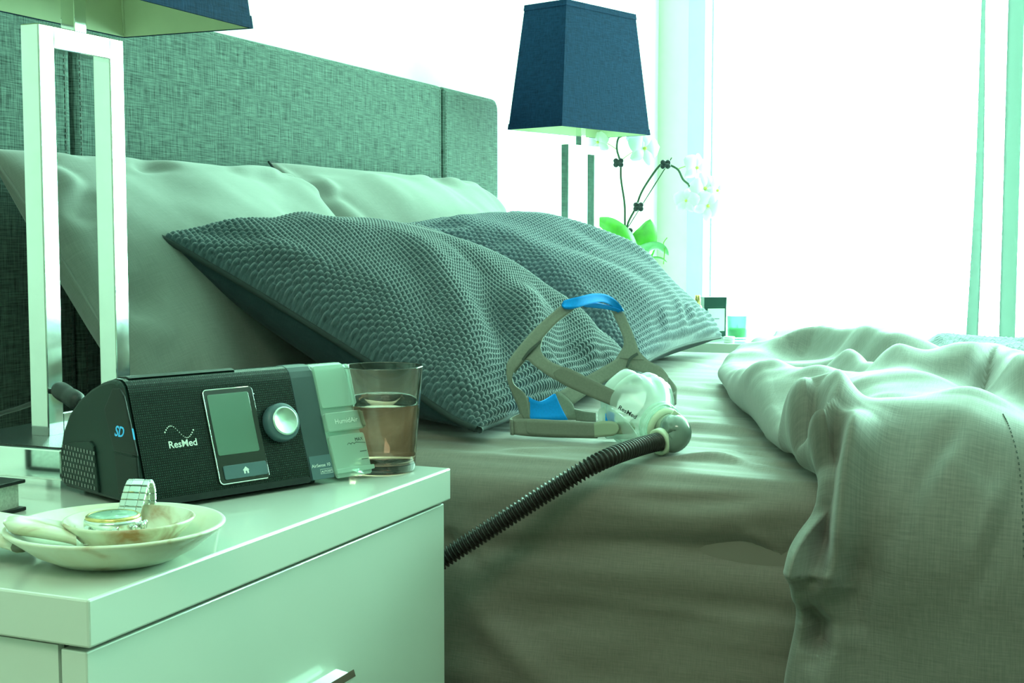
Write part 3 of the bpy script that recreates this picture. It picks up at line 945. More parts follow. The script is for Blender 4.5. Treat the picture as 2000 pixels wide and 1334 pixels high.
bxr = [fpt(x, t, .0015) for x, t in [(.1858, -.0122), (.2002, -.0122), (.2002, -.0078), (.1858, -.0078), (.1858, -.0122)]]
obj('badge_outline', tube(bxr, .00018, 5), 'print_white', bdg, False)
# clear water tub
tub = obj('water_tub', prism([(y, max(z, .010)) for y, z in scaled(.985)], .2025, .2478, 'yz', .003), 'tub_clear', dev, False)
obj('tub_lid', slab(rrect(.2030, .2470, .0520, .0955, .003), -.001, .0022, .0006), 'tub_clear', tub, False)
lt = obj('tub_latch', slab(rrect(.2030, .2500, .0275, .0465, .002), -.001, .0048, .001), 'tub_clear', tub, False)
obj('tub_latch_tab', slab(rrect(.2465, .2515, .0290, .0450, .0015), -.004, .0055, .001), 'tub_clear', lt, False)
obj('tub_front', slab(rrect(.2035, .2475, -.0190, .0235, .003), -.001, .0030, .001), 'tub_clear', tub, False)
obj('tub_rib', slab(rrect(.2030, .2500, -.0150, -.0105, .001), .002, .0052, .0006), 'tub_clear', tub, False)
obj('heater_plate', box(.208, .243, .02, .13, .011, .014), 'steel', tub, False)
obj('water', prism([(.012, .0145), (.020, .040), (.130, .040), (.138, .0145)], .206, .2445, 'yz'), 'tub_clear', tub, False)
ftext('HumidAir', .2125, .0345, .0072, 'print_white', .0052, parent=lt)
ftext('MAX', .2340, .0155, .0046, 'print_black', .0032, parent=tub)
wv = [fpt(.2235 + .0110 * s, .0125 + .0016 * abs(math.sin(2.5 * PI * s)), .0033) for s in np.linspace(0, 1, 21)] + [fpt(.2460, .0125, .0033)]
obj('level_mark', tube(wv, .00022, 5), 'print_black', tub, False)
for t in (.004, -.004):
    obj('level_mark', slab([(.2375, t), (.2455, t), (.2455, t + .0006), (.2375, t + .0006)], .0030, .0033), 'print_black', tub, False)
# end panel: card door, printed card symbol and speaker-like vent
EM = lambda y, z, h=0.0: frame_m((-.006 - h, y, z), (0, -1, 0), (0, 0, 1), (-1, 0, 0))
obj('card_door', prism([(.046, .1060), (.062, .0860), (.046, .0500), (.006, .0500), (.0270, .1010), (.034, .1070)], -.0072, -.005, 'yz', .0006), 'black_plastic', endp, False)
obj('filter_door', prism([(.046, .0480), (.040, .0120), (.006, .0100), (.0040, .0280), (.0070, .0480)], -.0070, -.005, 'yz', .0006), 'black_plastic', endp, False)
obj('card_symbol', xf(text_vf('SD', .0135, .0001, bold=.0002, shear=.35), EM(.0440, .0640, .0013)), 'print_blue_glow', endp, False)
obj('card_bar', prism([(.0095, .0640), (.0075, .0640), (.0105, .0735), (.0125, .0735)], -.0076, -.007, 'yz'), 'print_blue_glow', endp, False)
gr = obj('vent_grille', prism([(.1460, .0360), (.1400, .0450), (.1190, .0500), (.0890, .0540), (.0820, .0500), (.0760, .0200), (.0745, .0080), (.1400, .0080), (.1460, .0140)], -.0082, -.005, 'yz', .0008), 'dark_green_plastic', endp, False)
hol = []
for i in range(11):
    for j in range(7):
        y = .0805 + i * .0060 + (.003 if j % 2 else 0); z = .0115 + j * .0054
        if z > .050 - .10 * max(0, y - .115): continue
        hol.append(box(-.0086, -.0078, y - .0016, y + .0016, z - .0016, z + .0018))
obj('vent_holes', join(*hol), 'gloss_black', gr, False, kind='stuff')

# power cord with its ferrite bead, behind the machine
pc = thing('power_cord', (1.0145, 0.8943, 0.6381), 'black power cord with thick ferrite bead behind the breathing machine', 'cord')
obj('cable', tube(crom([(1.1034, 1.1115, 0.5836), (1.1023, 1.0661, 0.6013), (1.1036, 1.0386, 0.6092), (1.0906, 0.9948, 0.6226), (1.0303, 0.9221, 0.6417), (1.0145, 0.8943, 0.6381), (1.0068, 0.8729, 0.6325), (1.0061, 0.8651, 0.6241), (1.0084, 0.8640, 0.6071), (0.9994, 0.8483, 0.5896)], 60), .0027, 10), 'cord_black', pc, off=pc.location)
fb = crom([(1.0221, 0.9160, 0.6439), (1.0145, 0.8943, 0.6381), (1.0082, 0.8747, 0.6327)], 14)
fr_ = [.004, .0078, .0088, .0090, .0090, .0090, .0085, .0085, .0090, .0090, .0090, .0088, .0078, .004]
obj('ferrite_bead', tube(fb, fr_, 18), 'cord_black', pc, off=pc.location)

# ================================================================ glass of amber drink
gl = thing('drinking_glass', (1.2085, .6555, NT), 'clear tapered tumbler half full of amber drink beside the breathing machine', 'glass')
obj('glass_wall', lathe([(0, 0), (.0300, 0), (.0325, .0012), (.0338, .004), (.0424, .1085), (.0422, .1095), (.0416, .1095), (.0414, .1085), (.0330, .0120), (.0310, .0095), (.0270, .0085), (0, .0085)], 72), 'drink_glass', gl)
obj('drink', lathe([(0, .0084), (.0270, .0084), (.0311, .0094), (.0331, .0119), (.0333, .014), (.0381, .0695), (.0383, .0705), (.0360, .0698), (0, .0698)], 72), 'amber_drink', gl)

# ================================================================ marble dishes, watch, book
def dish(name, loc, r, h, label, hdir, hlen, hw, mm='marble', tilt=0.0):
    d = thing(name, loc, label, 'dish', 'nested marble dishes')
    s = r / .080; k = h / .026
    prof = [(0, 0), (.034, 0), (.046, .002), (.060, .009), (.072, .018), (.0795, .0235), (.0805, .0250), (.0795, .0262), (.077, .0262), (.070, .0215), (.055, .0125), (.036, .0080), (.018, .0066), (0, .0064)]
    V, F = lathe([(a * s, b * k) for a, b in prof], 64)
    obj('bowl', (V, F), mm, d)
    u = np.array([hdir[0], hdir[1], 0.0]); u /= np.linalg.norm(u)
    w = np.array([-u[1], u[0], 0.0])
    rows = []
    n = 14
    for i in range(n):
        t = i / (n - 1)
        c = u * (r * .80 + hlen * t) + np.array([0, 0, h * (.58 + .55 * t ** .8)])
        wd = hw * (1.05 - .25 * t) * (1 if t < .75 else math.sqrt(max(.02, 1 - ((t - .75) / .25) ** 2)))
        th = h * .34 * (1 if t < .8 else math.sqrt(max(.03, 1 - ((t - .8) / .2) ** 2)))
        for kk in range(18):
            a = 2 * PI * kk / 18
            dz = math.sin(a) * th
            if dz > 0: dz *= .75 - .35 * (1 - abs(math.cos(a)))
            rows.append(c + w * math.cos(a) * wd + np.array([0, 0, dz]))
    Fh = grid_faces(n, 18, cv=True) + [tuple(range(17, -1, -1)), tuple((n - 1) * 18 + q for q in range(18))]
    obj('handle', (np.array(rows), Fh), mm, d)
    if tilt: d.rotation_euler = (0, tilt, 0)
    return d
dish('marble_dish', (.792, .656, NT), .080, .027, 'wide cream marble dish with handle, the outer one on the nightstand corner', (-.30, .95), .080, .037)
dish('marble_dish', (.7965, .6475, NT + .0085), .048, .0225, 'small brown-veined marble dish with handle, nested inside the wider dish', (-.71, .785), .050, .023, 'marble_brown')

wt = thing('wrist_watch', (.792, .659, NT + .0172), 'steel wrist watch with pale green dial lying in the small marble dish', 'watch', None, math.radians(22.9 - 9 - 90))
cs = obj('case', lathe([(0, .0015), (.0165, .0015), (.0200, .004), (.0212, .008), (.0212, .0120), (.0204, .0138), (.0185, .0142), (.0185, .013), (0, .013)], 48), 'steel', wt)
obj('bezel', lathe([(.0180, .0138), (.0203, .0136), (.0199, .0155), (.0185, .0164), (.0178, .0158)], 48), 'gold', cs)
wm_dial = obj('dial_face', lathe([(.00005, .0146), (.0181, .0146), (.0181, .0150), (.00005, .0151)], 40), 'dial_metal', cs)
idx = []
for k in range(12):
    a = 2 * PI * k / 12
    M = frame_m((.0145 * math.sin(a), .0145 * math.cos(a), .0151), (math.cos(a), -math.sin(a), 0), (math.sin(a), math.cos(a), 0), (0, 0, 1))
    idx.append(xf(box(-.0005, .0005, -.0018, .0018, 0, .0004), M))
obj('hour_marks', join(*idx), 'dark_steel', wm_dial, False, kind='stuff')
for cx, cy in ((-.006, .002), (.006, .002), (0, -.0065)):
    obj('sub_dial', xf(lathe([(.0030, 0), (.0036, 0), (.0036, .0004), (.0030, .0004)], 20), frame_m((cx, cy, .0151), (1, 0, 0), (0, 1, 0), (0, 0, 1))), 'dark_steel', wm_dial)
for a, ln in ((.9, .0085), (-1.2, .0115)):
    obj('watch_hand', xf(box(-.0005, .0005, 0, ln, .0004, .0007), frame_m((0, 0, .0151), (math.cos(a), -math.sin(a), 0), (math.sin(a), math.cos(a), 0), (0, 0, 1))), 'dark_steel', wm_dial, False)
obj('crystal', lathe([(.00005, .0176), (.010, .0173), (.0165, .0164), (.0184, .0156), (.0184, .0152)], 40), 'watch_crystal', cs)
for yy, rr, ln in ((0, .0030, .0050), (.0085, .0022, .0038), (-.0085, .0022, .0038)):
    a = math.asin(yy / .0212)
    M = frame_m((.0205 * math.cos(a), yy, .0085), (0, 0, 1), (-math.sin(a), math.cos(a), 0), (math.cos(a), math.sin(a), 0))
    obj('crown' if yy == 0 else 'pusher', xf(lathe([(0, 0), (rr * .6, 0), (rr * .6, ln * .4), (rr, ln * .45), (rr, ln), (rr * .8, ln + .0005), (0, ln + .0006)], 16), M), 'steel', cs)
for sx in (-1, 1):
    for sy in (-1, 1):
        lug = prism([(sy * .0140, .0030), (sy * .0140, .0115), (sy * .0205, .0105), (sy * .0255, .0045), (sy * .0250, .0015), (sy * .0200, .0015)], sx * .0092, sx * .0128, 'yz', .0004)
        obj('lug', lug, 'steel', cs, False)
band = crom([(.0235, .0060), (.0290, .0130), (.0350, .0215), (.0405, .0290), (.0460, .0330), (.0515, .0320), (.0555, .0265), (.0570, .0185), (.0560, .0100)], 60)
def link(p, q, wd):
    d = np.array([q[0] - p[0], q[1] - p[1]]); L = np.linalg.norm(d); d /= L
    M = frame_m((0, (p[0] + q[0]) / 2, (p[1] + q[1]) / 2), (1, 0, 0), (0, d[0], d[1]), (0, -d[1], d[0]))
    l = L * .47
    side = join(box(-wd, -wd * .5, -l, l, -.0015, .0015, .0005, 1), box(wd * .5, wd, -l, l, -.0015, .0015, .0005, 1), box(-wd * .6, wd * .6, -l * .5, l * .5, -.0010, .0006))
    k = obj('band_link', xf(side, M), 'steel', wt, False)
    obj('center_link', xf(box(-wd * .48, wd * .48, -l, l, -.0017, .0017, .0006, 1), M), 'chrome', k, False)
arc = np.concatenate([[0], np.cumsum(np.linalg.norm(np.diff(band, axis=0), axis=1))])
nl = 11
pts = [[np.interp(arc[-1] * i / nl, arc, band[:, c]) for c in (0, 1)] for i in range(nl + 1)]
for i in range(nl): link(pts[i], pts[i + 1], .0098 - .0001 * i)
link((-.0222, .0070), (-.0268, .0030), .0092)
link((-.0268, .0030), (-.0300, -.0012), .0092)

bkk = thing('book', (.805, .93, NT), 'black covered book lying at the left edge of the nightstand', 'book')
obj('pages', box(.702, .901, .853, .995, NT + .0035, NT + .0245), 'page_paper', bkk, False, off=bkk.location)
for z in (NT, NT + .0245):
    obj('cover', box(.700, .905, .848, 1.000, z + .0002, z + .0035, .0008), 'book_cover', bkk, False, off=bkk.location)
obj('spine', box(.700, .905, .9965, 1.000, NT + .003, NT + .025), 'book_cover', bkk, False, off=bkk.location)

# ================================================================ breathing mask with headgear on the sheet
ms = thing('breathing_mask', (1.5638, 0.5280, 0.5410), 'clear breathing mask with grey headgear straps and blue crown piece on the sheet', 'mask')
MO = ms.location
hg = obj('headgear', ribbon(
    [(1.5641, 0.5908, 0.7085), (1.5405, 0.6200, 0.6770), (1.5181, 0.6432, 0.6420), (1.5135, 0.6461, 0.6282), (1.5151, 0.6440, 0.6103), (1.5267, 0.6371, 0.5830), (1.5349, 0.6322, 0.5648)],
    [(1.5700, 0.5758, 0.7027), (1.5514, 0.5955, 0.6840), (1.5261, 0.6245, 0.6433), (1.5167, 0.6378, 0.6244), (1.5178, 0.6376, 0.6103), (1.5336, 0.6282, 0.5949), (1.5409, 0.6256, 0.5644)], .0028, 48, 6), 'grey_strap', ms, off=MO)
def strap(name, A, B, m='grey_strap', th=.0028, parent=None, n=30, **kw):
    return obj(name, ribbon(A, B, th, n, 6, **kw), m, parent or hg, off=MO)
strap('cheek_strap', [(1.5419, 0.6075, 0.6702), (1.5346, 0.6087, 0.6534), (1.5328, 0.5977, 0.6405), (1.5346, 0.5760, 0.6309), (1.5350, 0.5386, 0.6165), (1.5335, 0.5031, 0.6012)],
      [(1.5197, 0.6384, 0.6241), (1.5253, 0.6255, 0.6401), (1.5254, 0.6139, 0.6335), (1.5276, 0.5902, 0.6183), (1.5291, 0.5497, 0.6009), (1.5296, 0.5095, 0.5863)])
strap('fastener_tab', [(1.5258, 0.5882, 0.6268), (1.5300, 0.5743, 0.6326), (1.5313, 0.5373, 0.6175), (1.5303, 0.5033, 0.6034)], [(1.5256, 0.5881, 0.6230), (1.5265, 0.5789, 0.6131), (1.5275, 0.5425, 0.5982), (1.5272, 0.5074, 0.5861)], 'grey_tab', .0024, n=40, round_a=.006)
strap('crown_band', [(1.6768, 0.5480, 0.6949), (1.6721, 0.5328, 0.6657), (1.6673, 0.5213, 0.6408), (1.6672, 0.5121, 0.6317)], [(1.6706, 0.5637, 0.6989), (1.6668, 0.5495, 0.6737), (1.6617, 0.5420, 0.6527), (1.6537, 0.5498, 0.6342)])
strap('neck_strap', [(1.6639, 0.5400, 0.6553), (1.6548, 0.5474, 0.6362), (1.6399, 0.5648, 0.6227), (1.6232, 0.5815, 0.6115), (1.5908, 0.6082, 0.5923)],
      [(1.6686, 0.5203, 0.6380), (1.6604, 0.5316, 0.6228), (1.6441, 0.5521, 0.6087), (1.6279, 0.5676, 0.5976), (1.5971, 0.5901, 0.5766)])
strap('cheek_strap', [(1.6673, 0.5284, 0.6500), (1.6668, 0.5106, 0.6324), (1.6647, 0.4904, 0.6226), (1.6546, 0.4757, 0.6088), (1.6406, 0.4655, 0.5987)],
      [(1.6596, 0.5355, 0.6200), (1.6618, 0.5194, 0.6171), (1.6609, 0.4996, 0.6099), (1.6505, 0.4840, 0.6022), (1.6364, 0.4751, 0.5961)])
strap('strap_loop', [(1.6442, 0.4755, 0.6138), (1.6349, 0.4646, 0.6046), (1.6291, 0.4615, 0.5974), (1.6211, 0.4646, 0.5955), (1.6179, 0.4730, 0.5994)],
      [(1.6431, 0.4750, 0.5980), (1.6331, 0.4645, 0.5825), (1.6277, 0.4616, 0.5806), (1.6196, 0.4653, 0.5800), (1.6170, 0.4727, 0.5865)], th=.0024)
for A, B in (([(1.5215, 0.6267, 0.6391), (1.5263, 0.6177, 0.6511), (1.5341, 0.6078, 0.6617)], [(1.5209, 0.6285, 0.6416), (1.5255, 0.6201, 0.6537), (1.5340, 0.6085, 0.6649)]),
             ([(1.6560, 0.5343, 0.6224), (1.6585, 0.5303, 0.6331), (1.6626, 0.5219, 0.6398)], [(1.6550, 0.5368, 0.6231), (1.6576, 0.5329, 0.6351), (1.6620, 0.5238, 0.6424)])):
    strap('stitched_seam', A, B, 'seam_grey', .0012)
strap('crown_piece', [(1.5598, 0.5912, 0.7112), (1.5715, 0.5750, 0.7168), (1.5996, 0.5659, 0.7204), (1.6313, 0.5575, 0.7187), (1.6604, 0.5511, 0.7090), (1.6743, 0.5465, 0.6964)],
      [(1.5560, 0.5884, 0.7038), (1.5639, 0.5749, 0.7037), (1.5925, 0.5647, 0.7077), (1.6228, 0.5601, 0.7091), (1.6537, 0.5580, 0.7038), (1.6711, 0.5539, 0.6950)], 'sky_blue_fabric', .0045, crown=.001, round_a=.006)
strap('crown_underside', [(1.5913, 0.5726, 0.7076), (1.6185, 0.5649, 0.7079), (1.6494, 0.5580, 0.7033), (1.6702, 0.5486, 0.6965)], [(1.6025, 0.5766, 0.7044), (1.6276, 0.5680, 0.7015), (1.6552, 0.5613, 0.6983), (1.6721, 0.5542, 0.6950)], 'sky_blue_fabric', .002)
strap('neck_pad_edge', [(1.5293, 0.6396, 0.5884), (1.5386, 0.6337, 0.5915), (1.5453, 0.6281, 0.5911)], [(1.5343, 0.6333, 0.5642), (1.5407, 0.6311, 0.5635), (1.5452, 0.6280, 0.5631)], 'grey_strap', .003)
strap('neck_pad', [(1.5439, 0.6289, 0.5918), (1.5501, 0.6237, 0.5875), (1.5578, 0.6178, 0.5850), (1.5662, 0.6113, 0.5883), (1.5746, 0.6055, 0.5935)],
      [(1.5437, 0.6288, 0.5626), (1.5523, 0.6211, 0.5620), (1.5624, 0.6126, 0.5612), (1.5740, 0.6031, 0.5602), (1.5851, 0.5919, 0.5594)], 'sky_blue_fabric', .005, crown=.002)
strap('neck_pad_edge', [(1.5750, 0.6071, 0.5934), (1.5803, 0.6028, 0.5957), (1.5894, 0.5950, 0.5878), (1.5965, 0.5892, 0.5780)], [(1.5846, 0.5931, 0.5594), (1.5887, 0.5912, 0.5590), (1.5933, 0.5880, 0.5586), (1.5984, 0.5835, 0.5582)], 'grey_strap', .003)
strap('lower_strap', [(1.5976, 0.5882, 0.5726), (1.5959, 0.5736, 0.5703), (1.5925, 0.5558, 0.5696)], [(1.5981, 0.5841, 0.5575), (1.5955, 0.5720, 0.5572), (1.5917, 0.5554, 0.5579)])
strap('strap_loop', [(1.5351, 0.6330, 0.5725), (1.5275, 0.6402, 0.5692), (1.5176, 0.6423, 0.5665), (1.5092, 0.6367, 0.5665)], [(1.5346, 0.6306, 0.5533), (1.5266, 0.6385, 0.5500), (1.5168, 0.6406, 0.5474), (1.5083, 0.6349, 0.5475)])
strap('lower_strap', [(1.5139, 0.6408, 0.5663), (1.5166, 0.6192, 0.5678), (1.5228, 0.5787, 0.5672), (1.5292, 0.5323, 0.5657)], [(1.5134, 0.6385, 0.5479), (1.5156, 0.6174, 0.5463), (1.5213, 0.5781, 0.5458), (1.5281, 0.5312, 0.5470)])
strap('fastener_tab', [(1.5131, 0.6191, 0.5644), (1.5144, 0.6114, 0.5672), (1.5197, 0.5729, 0.5667), (1.5258, 0.5324, 0.5655)], [(1.5123, 0.6188, 0.5530), (1.5131, 0.6109, 0.5483), (1.5184, 0.5723, 0.5478), (1.5248, 0.5314, 0.5481)], 'grey_tab', .0024, n=40, round_a=.006)
strap('strap_clip', [(1.5258, 0.5351, 0.5660), (1.5252, 0.5217, 0.5693), (1.5246, 0.5025, 0.5691)], [(1.5249, 0.5340, 0.5485), (1.5239, 0.5211, 0.5500), (1.5235, 0.5021, 0.5531)], 'grey_clip', .003, ms, round_b=.008, n=40)
strap('frame_arm', [(1.5294, 0.5166, 0.5678), (1.5308, 0.5007, 0.5685), (1.5264, 0.4830, 0.5700)], [(1.5284, 0.5161, 0.5529), (1.5297, 0.5002, 0.5536), (1.5254, 0.4826, 0.5558)], 'grey_clip', .003, ms, round_b=.005, n=36)

# mask body: loft along its axis from the face seal to the round port
RT = np.array([.3887, -.9214, 0.0]); UPV = np.array([0, 0, 1.0]); FWD = np.array([.9214, .3887, 0.0])
ax = .50 * RT - .26 * UPV - .83 * FWD; ax /= np.linalg.norm(ax)
mu = UPV * .94 + RT * .20; mu = mu - ax * (mu @ ax); mu /= np.linalg.norm(mu)
mr = np.cross(mu, ax); mr /= np.linalg.norm(mr)
if mr @ RT < 0: mr = -mr
MC = np.array((1.5694, 0.4968, 0.5811))
def outline(a, r):
    """rounded triangle with two nose lobes at the top (angle from the up axis)"""
    d = 1.0 + .10 * math.cos(3 * a + PI) + .15 * math.exp(-((abs(a) - .42) / .30) ** 2) - .09 * math.exp(-(a / .17) ** 2)
    return r * d
def ring(r, h, shape, n=64, sx=1.0):
    out = []
    for k in range(n):
        a = -PI + 2 * PI * k / n
        q = outline(a, r) * shape + r * (1 - shape)
        out.append(MC + mr * math.sin(a) * q * sx + mu * math.cos(a) * q + ax * h)
    return out
def loft(rings): return np.array([p for r in rings for p in r]), grid_faces(len(rings), len(rings[0]), cv=True)
obj('face_seal', loft([ring(.026, -.016, 1), ring(.033, -.022, 1), ring(.039, -.022, 1), ring(.0430, -.016, 1), ring(.0440, -.006, 1), ring(.0425, .003, 1), ring(.0400, .006, 1)]), 'silicone', ms, off=MO)
shell_vf = loft([ring(.0425, -.004, .6), ring(.0460, .002, .55), ring(.0465, .008, .5), ring(.0440, .016, .4), ring(.0395, .025, .3), ring(.0340, .034, .15), ring(.0290, .041, .05), ring(.0262, .046, 0), ring(.0250, .049, 0)])
shell = obj('mask_frame', shell_vf, 'shell_clear', ms, off=MO)
strap('frame_wing', [(1.5408, 0.5384, 0.5804), (1.5392, 0.5226, 0.5846), (1.5303, 0.5065, 0.5795), (1.5211, 0.4904, 0.5702)], [(1.5420, 0.5287, 0.5446), (1.5361, 0.5121, 0.5464), (1.5270, 0.4928, 0.5481), (1.5197, 0.4743, 0.5502)], 'shell_clear', .0022, ms, round_a=.008)
strap('frame_wing', [(1.5870, 0.4747, 0.6154), (1.6037, 0.4677, 0.6114), (1.6176, 0.4636, 0.6012)], [(1.5818, 0.4676, 0.5823), (1.5999, 0.4623, 0.5773), (1.6174, 0.4593, 0.5754)], 'shell_clear', .0022, ms, round_b=.008)
strap('blue_pad', [(1.5360, 0.5235, 0.5767), (1.5353, 0.5180, 0.5796), (1.5333, 0.5120, 0.5776)], [(1.5353, 0.5232, 0.5667), (1.5342, 0.5175, 0.5646), (1.5326, 0.5117, 0.5677)], 'sky_blue_fabric', .002, ms)
PC = MC + ax * .049
PM = frame_m(PC, mr, mu, ax)
obj('port_ring', xf(lathe([(.0235, -.002), (.0270, -.002), (.0275, .000), (.0275, .003), (.0262, .0045), (.0268, .006), (.0268, .009), (.0245, .0105), (.0220, .0105), (.0220, -.002), (.0235, -.002)], 48), PM), 'tumbler_clear', ms, off=MO)
obj('port_collar', xf(lathe([(.0180, .010), (.0235, .010), (.0240, .012), (.0230, .0150), (.0195, .0175), (.0180, .0175), (.0180, .010)], 48), PM), 'cream_plastic', ms, off=MO)
pe = PC + ax * .012
ep = crom([pe, pe + ax * .008, (1.4936, 0.4239, 0.5700), (1.4870, 0.4177, 0.5640), (1.4847, 0.4219, 0.5569), (1.4842, 0.4279, 0.5560), (1.4841, 0.4334, 0.5557)], 30)
er = np.interp(np.linspace(0, 1, 30), [0, .2, .45, .7, .85, 1], [.0165, .0172, .0158, .0142, .0132, .0120])
el = obj('elbow', tube(ep, er, 24), 'elbow_grey', ms, off=MO)
hd = np.array((1.4555, 0.4512, 0.5504)) - np.array((1.4856, 0.4376, 0.5559)); hd /= np.linalg.norm(hd)
hu = np.cross(hd, [0, 0, 1]); hu /= np.linalg.norm(hu)
CM = frame_m(np.array((1.4805, 0.4367, 0.5554)), hu, np.cross(hd, hu), hd)
obj('hose_cuff', xf(lathe([(.0100, -.006), (.0138, -.006), (.0158, -.002), (.0158, .004), (.0150, .0055), (.0108, .0055), (.0100, -.006)], 32), CM), 'cream_plastic', el, off=MO)
obj('release_tab', xf(box(-.007, .007, -.004, .004, 0, .0035, .001), frame_m(np.array((1.4984, 0.4230, 0.5839)), RT * .8 - UPV * .6, UPV * .8 + RT * .6, -FWD)), 'cream_plastic', el, False, off=MO)
# printed name on the shell, laid on its surface
bvh = BVHTree.FromPolygons([tuple(v) for v in shell_vf[0]], [tuple(f) for f in shell_vf[1]])
tv, tf = text_vf('ResMed', .0074, 0.0, bold=.00012)
tx_o = np.array((1.4776, 0.4834, 0.5882)); te = np.array((1.4846, 0.4648, 0.5774)) - tx_o; te /= np.linalg.norm(te)
tn = np.cross(te, np.cross(FWD, te)); 
tu = np.cross(-FWD, te); tu /= np.linalg.norm(tu)
out = []
for v in tv:
    p = tx_o + te * v[0] + tu * (v[1] - .0030)
    hit = bvh.ray_cast(Vector(p), Vector(FWD), .3)
    out.append(np.array(hit[0]) - FWD * .0012 if hit[0] is not None else p + FWD * .03)
obj('lettering', (np.array(out), tf), 'print_black', shell, False, off=MO)
for pp in ((1.5205, 0.4899, 0.6137),):
    hit = BVHTree.FromPolygons([tuple(v) for v in loft([ring(.0435, -.020, .9), ring(.0468, -.006, 1), ring(.040, .008, 1)])[0]], grid_faces(3, 64, cv=True)).ray_cast(Vector(pp), Vector(FWD), .3)
    if hit[0] is not None:
        obj('blue_pip', xf(lathe([(0, .0008), (.003, .0006), (.0042, 0), (0, -.0005)], 16), frame_m(np.array(hit[0]) - FWD * .001, RT, UPV, -FWD)), 'sky_blue_fabric', shell, off=MO)

# ribbed hose from the mask down behind the nightstand
hz = crom([(1.4868, 0.4348, 0.5559), (1.4743, 0.4385, 0.5556), (1.4354, 0.4480, 0.5552), (1.3858, 0.4619, 0.5518), (1.3622, 0.4775, 0.5441), (1.3498, 0.4967, 0.5318), (1.3409, 0.5292, 0.5101), (1.3318, 0.5618, 0.4876), (1.3201, 0.5999, 0.4610), (1.3064, 0.6373, 0.4341),
           (1.2889, 0.6729, 0.4036), (1.2625, 0.7039, 0.3610), (1.295, .80, .22), (1.30, .90, .06), (1.305, 1.0, .016), (1.31, 1.12, .015)], 400)
al = np.concatenate([[0], np.cumsum(np.linalg.norm(np.diff(hz, axis=0), axis=1))])
nrib = int(al[-1] / .0050)
S = np.linspace(0, al[-1], nrib * 6 + 1)
hp = np.stack([np.interp(S, al, hz[:, c]) for c in range(3)], -1)
hr = .0088 + .0021 * np.clip(np.sin(2 * PI * S / (al[-1] / nrib)) * 1.3 + .25, -.6, 1)
ho = obj('ribbed_hose', tube(hp, hr, 20), 'hose_grey')
tag(ho, 'dark ribbed air hose running from the mask down behind the nightstand', 'hose')

# ================================================================ things on the far nightstand
orx = thing('potted_orchid', (3.3360, 1.0771, 0.5544)[:2] + (.55,), 'white orchid with arching dark stems and broad green leaves by the window', 'orchid')
OO = orx.location
obj('pot', xf(lathe([(0, 0), (.034, 0), (.038, .004), (.046, .095), (.048, .100), (.044, .100), (.041, .088), (0, .088)], 32), np.eye(4)), 'pot_white', orx)
def leaf(pts, wd, m, up=(0, 0, 1), cup=.3):
    P = crom(pts, 18); rows = []
    T = np.gradient(P, axis=0)
    for i in range(18):
        t = i / 17
        w_ = wd * (math.sin(PI * min(1, .12 + .88 * t) ** .8) ** .6 if t < 1 else .02) * (1 if t > .05 else .6)
        sd = np.cross(T[i], up); sd /= np.linalg.norm(sd) + 1e-9
        nn = np.cross(sd, T[i]); nn /= np.linalg.norm(nn) + 1e-9
        for k in range(7):
            s = (k - 3) / 3
            rows.append(P[i] + sd * s * w_ + nn * (cup * w_ * s * s))
    V = np.array(rows); n = len(V)
    F = grid_faces(18, 7)
    dn = np.array([0, 0, -.0012])
    return np.vstack([V, V + dn]), F + [tuple(reversed([i + n for i in f])) for f in F]
obj('leaf', leaf([(3.3588, 1.0576, 0.7316), (3.3230, 1.0760, 0.7880), (3.2814, 1.1043, 0.8249), (3.2278, 1.1318, 0.8428)], .026, 'leaf_green', up=(.4, .9, .4)), 'leaf_green', orx, off=OO)
obj('leaf', leaf([(3.3595, 1.0564, 0.7343), (3.3672, 1.0465, 0.7773), (3.3845, 1.0381, 0.8122), (3.4082, 1.0399, 0.8449)], .036, 'leaf_green', up=(.92, .39, .1), cup=.35), 'leaf_green', orx, off=OO)
obj('leaf', leaf([(3.3588, 1.0576, 0.7316), (3.3402, 1.0296, 0.7587), (3.3427, 1.0000, 0.7694), (3.3528, 0.9725, 0.7508)], .030, 'leaf_pale', up=(.3, .2, .9)), 'leaf_pale', orx, off=OO)
obj('leaf', leaf([(3.3603, 1.0524, 0.7236), (3.3342, 1.0137, 0.7376), (3.3244, 0.9860, 0.7405), (3.3209, 0.9671, 0.7328)], .014, 'leaf_green', up=(.3, .2, .9)), 'leaf_green', orx, off=OO)
obj('stem', tube(crom([(3.3539, 1.0672, 0.7209), (3.3516, 1.0896, 0.8081), (3.3557, 1.0942, 0.8820), (3.3567, 1.1049, 0.9491), (3.3592, 1.1074, 0.9920), (3.3580, 1.1171, 1.0269), (3.3616, 1.1143, 1.0565), (3.3703, 1.0975, 1.0766)], 50), .0032, 8), 'stem_dark', orx, off=OO)
obj('stem', tube(crom([(3.3539, 1.0672, 0.7209), (3.3531, 1.0873, 0.8148), (3.3667, 1.0667, 0.8752), (3.3773, 1.0508, 0.9222), (3.3984, 1.0129, 0.9840), (3.4075, 0.9919, 0.9867), (3.4166, 0.9680, 0.9746), (3.4200, 0.9548, 0.9491), (3.4252, 0.9395, 0.9330), (3.4256, 0.9338, 0.9088), (3.4279, 0.9245, 0.8887)], 70), .0032, 8), 'stem_dark', orx, off=OO)
obj('support_stake', tube([(3.3593, 1.0802, 0.7207), (3.3642, 1.0881, 0.8217), (3.4222, 0.9866, 1.0061)], .0016, 6), 'stem_dark', orx, off=OO)
obj('root_tendril', tube(crom([(3.3362, 0.9812, 0.7271), (3.3397, 0.9797, 0.7615), (3.3400, 0.9828, 0.7814), (3.3447, 0.9746, 0.7959)], 16), .0014, 6), 'stem_green', orx, off=OO)
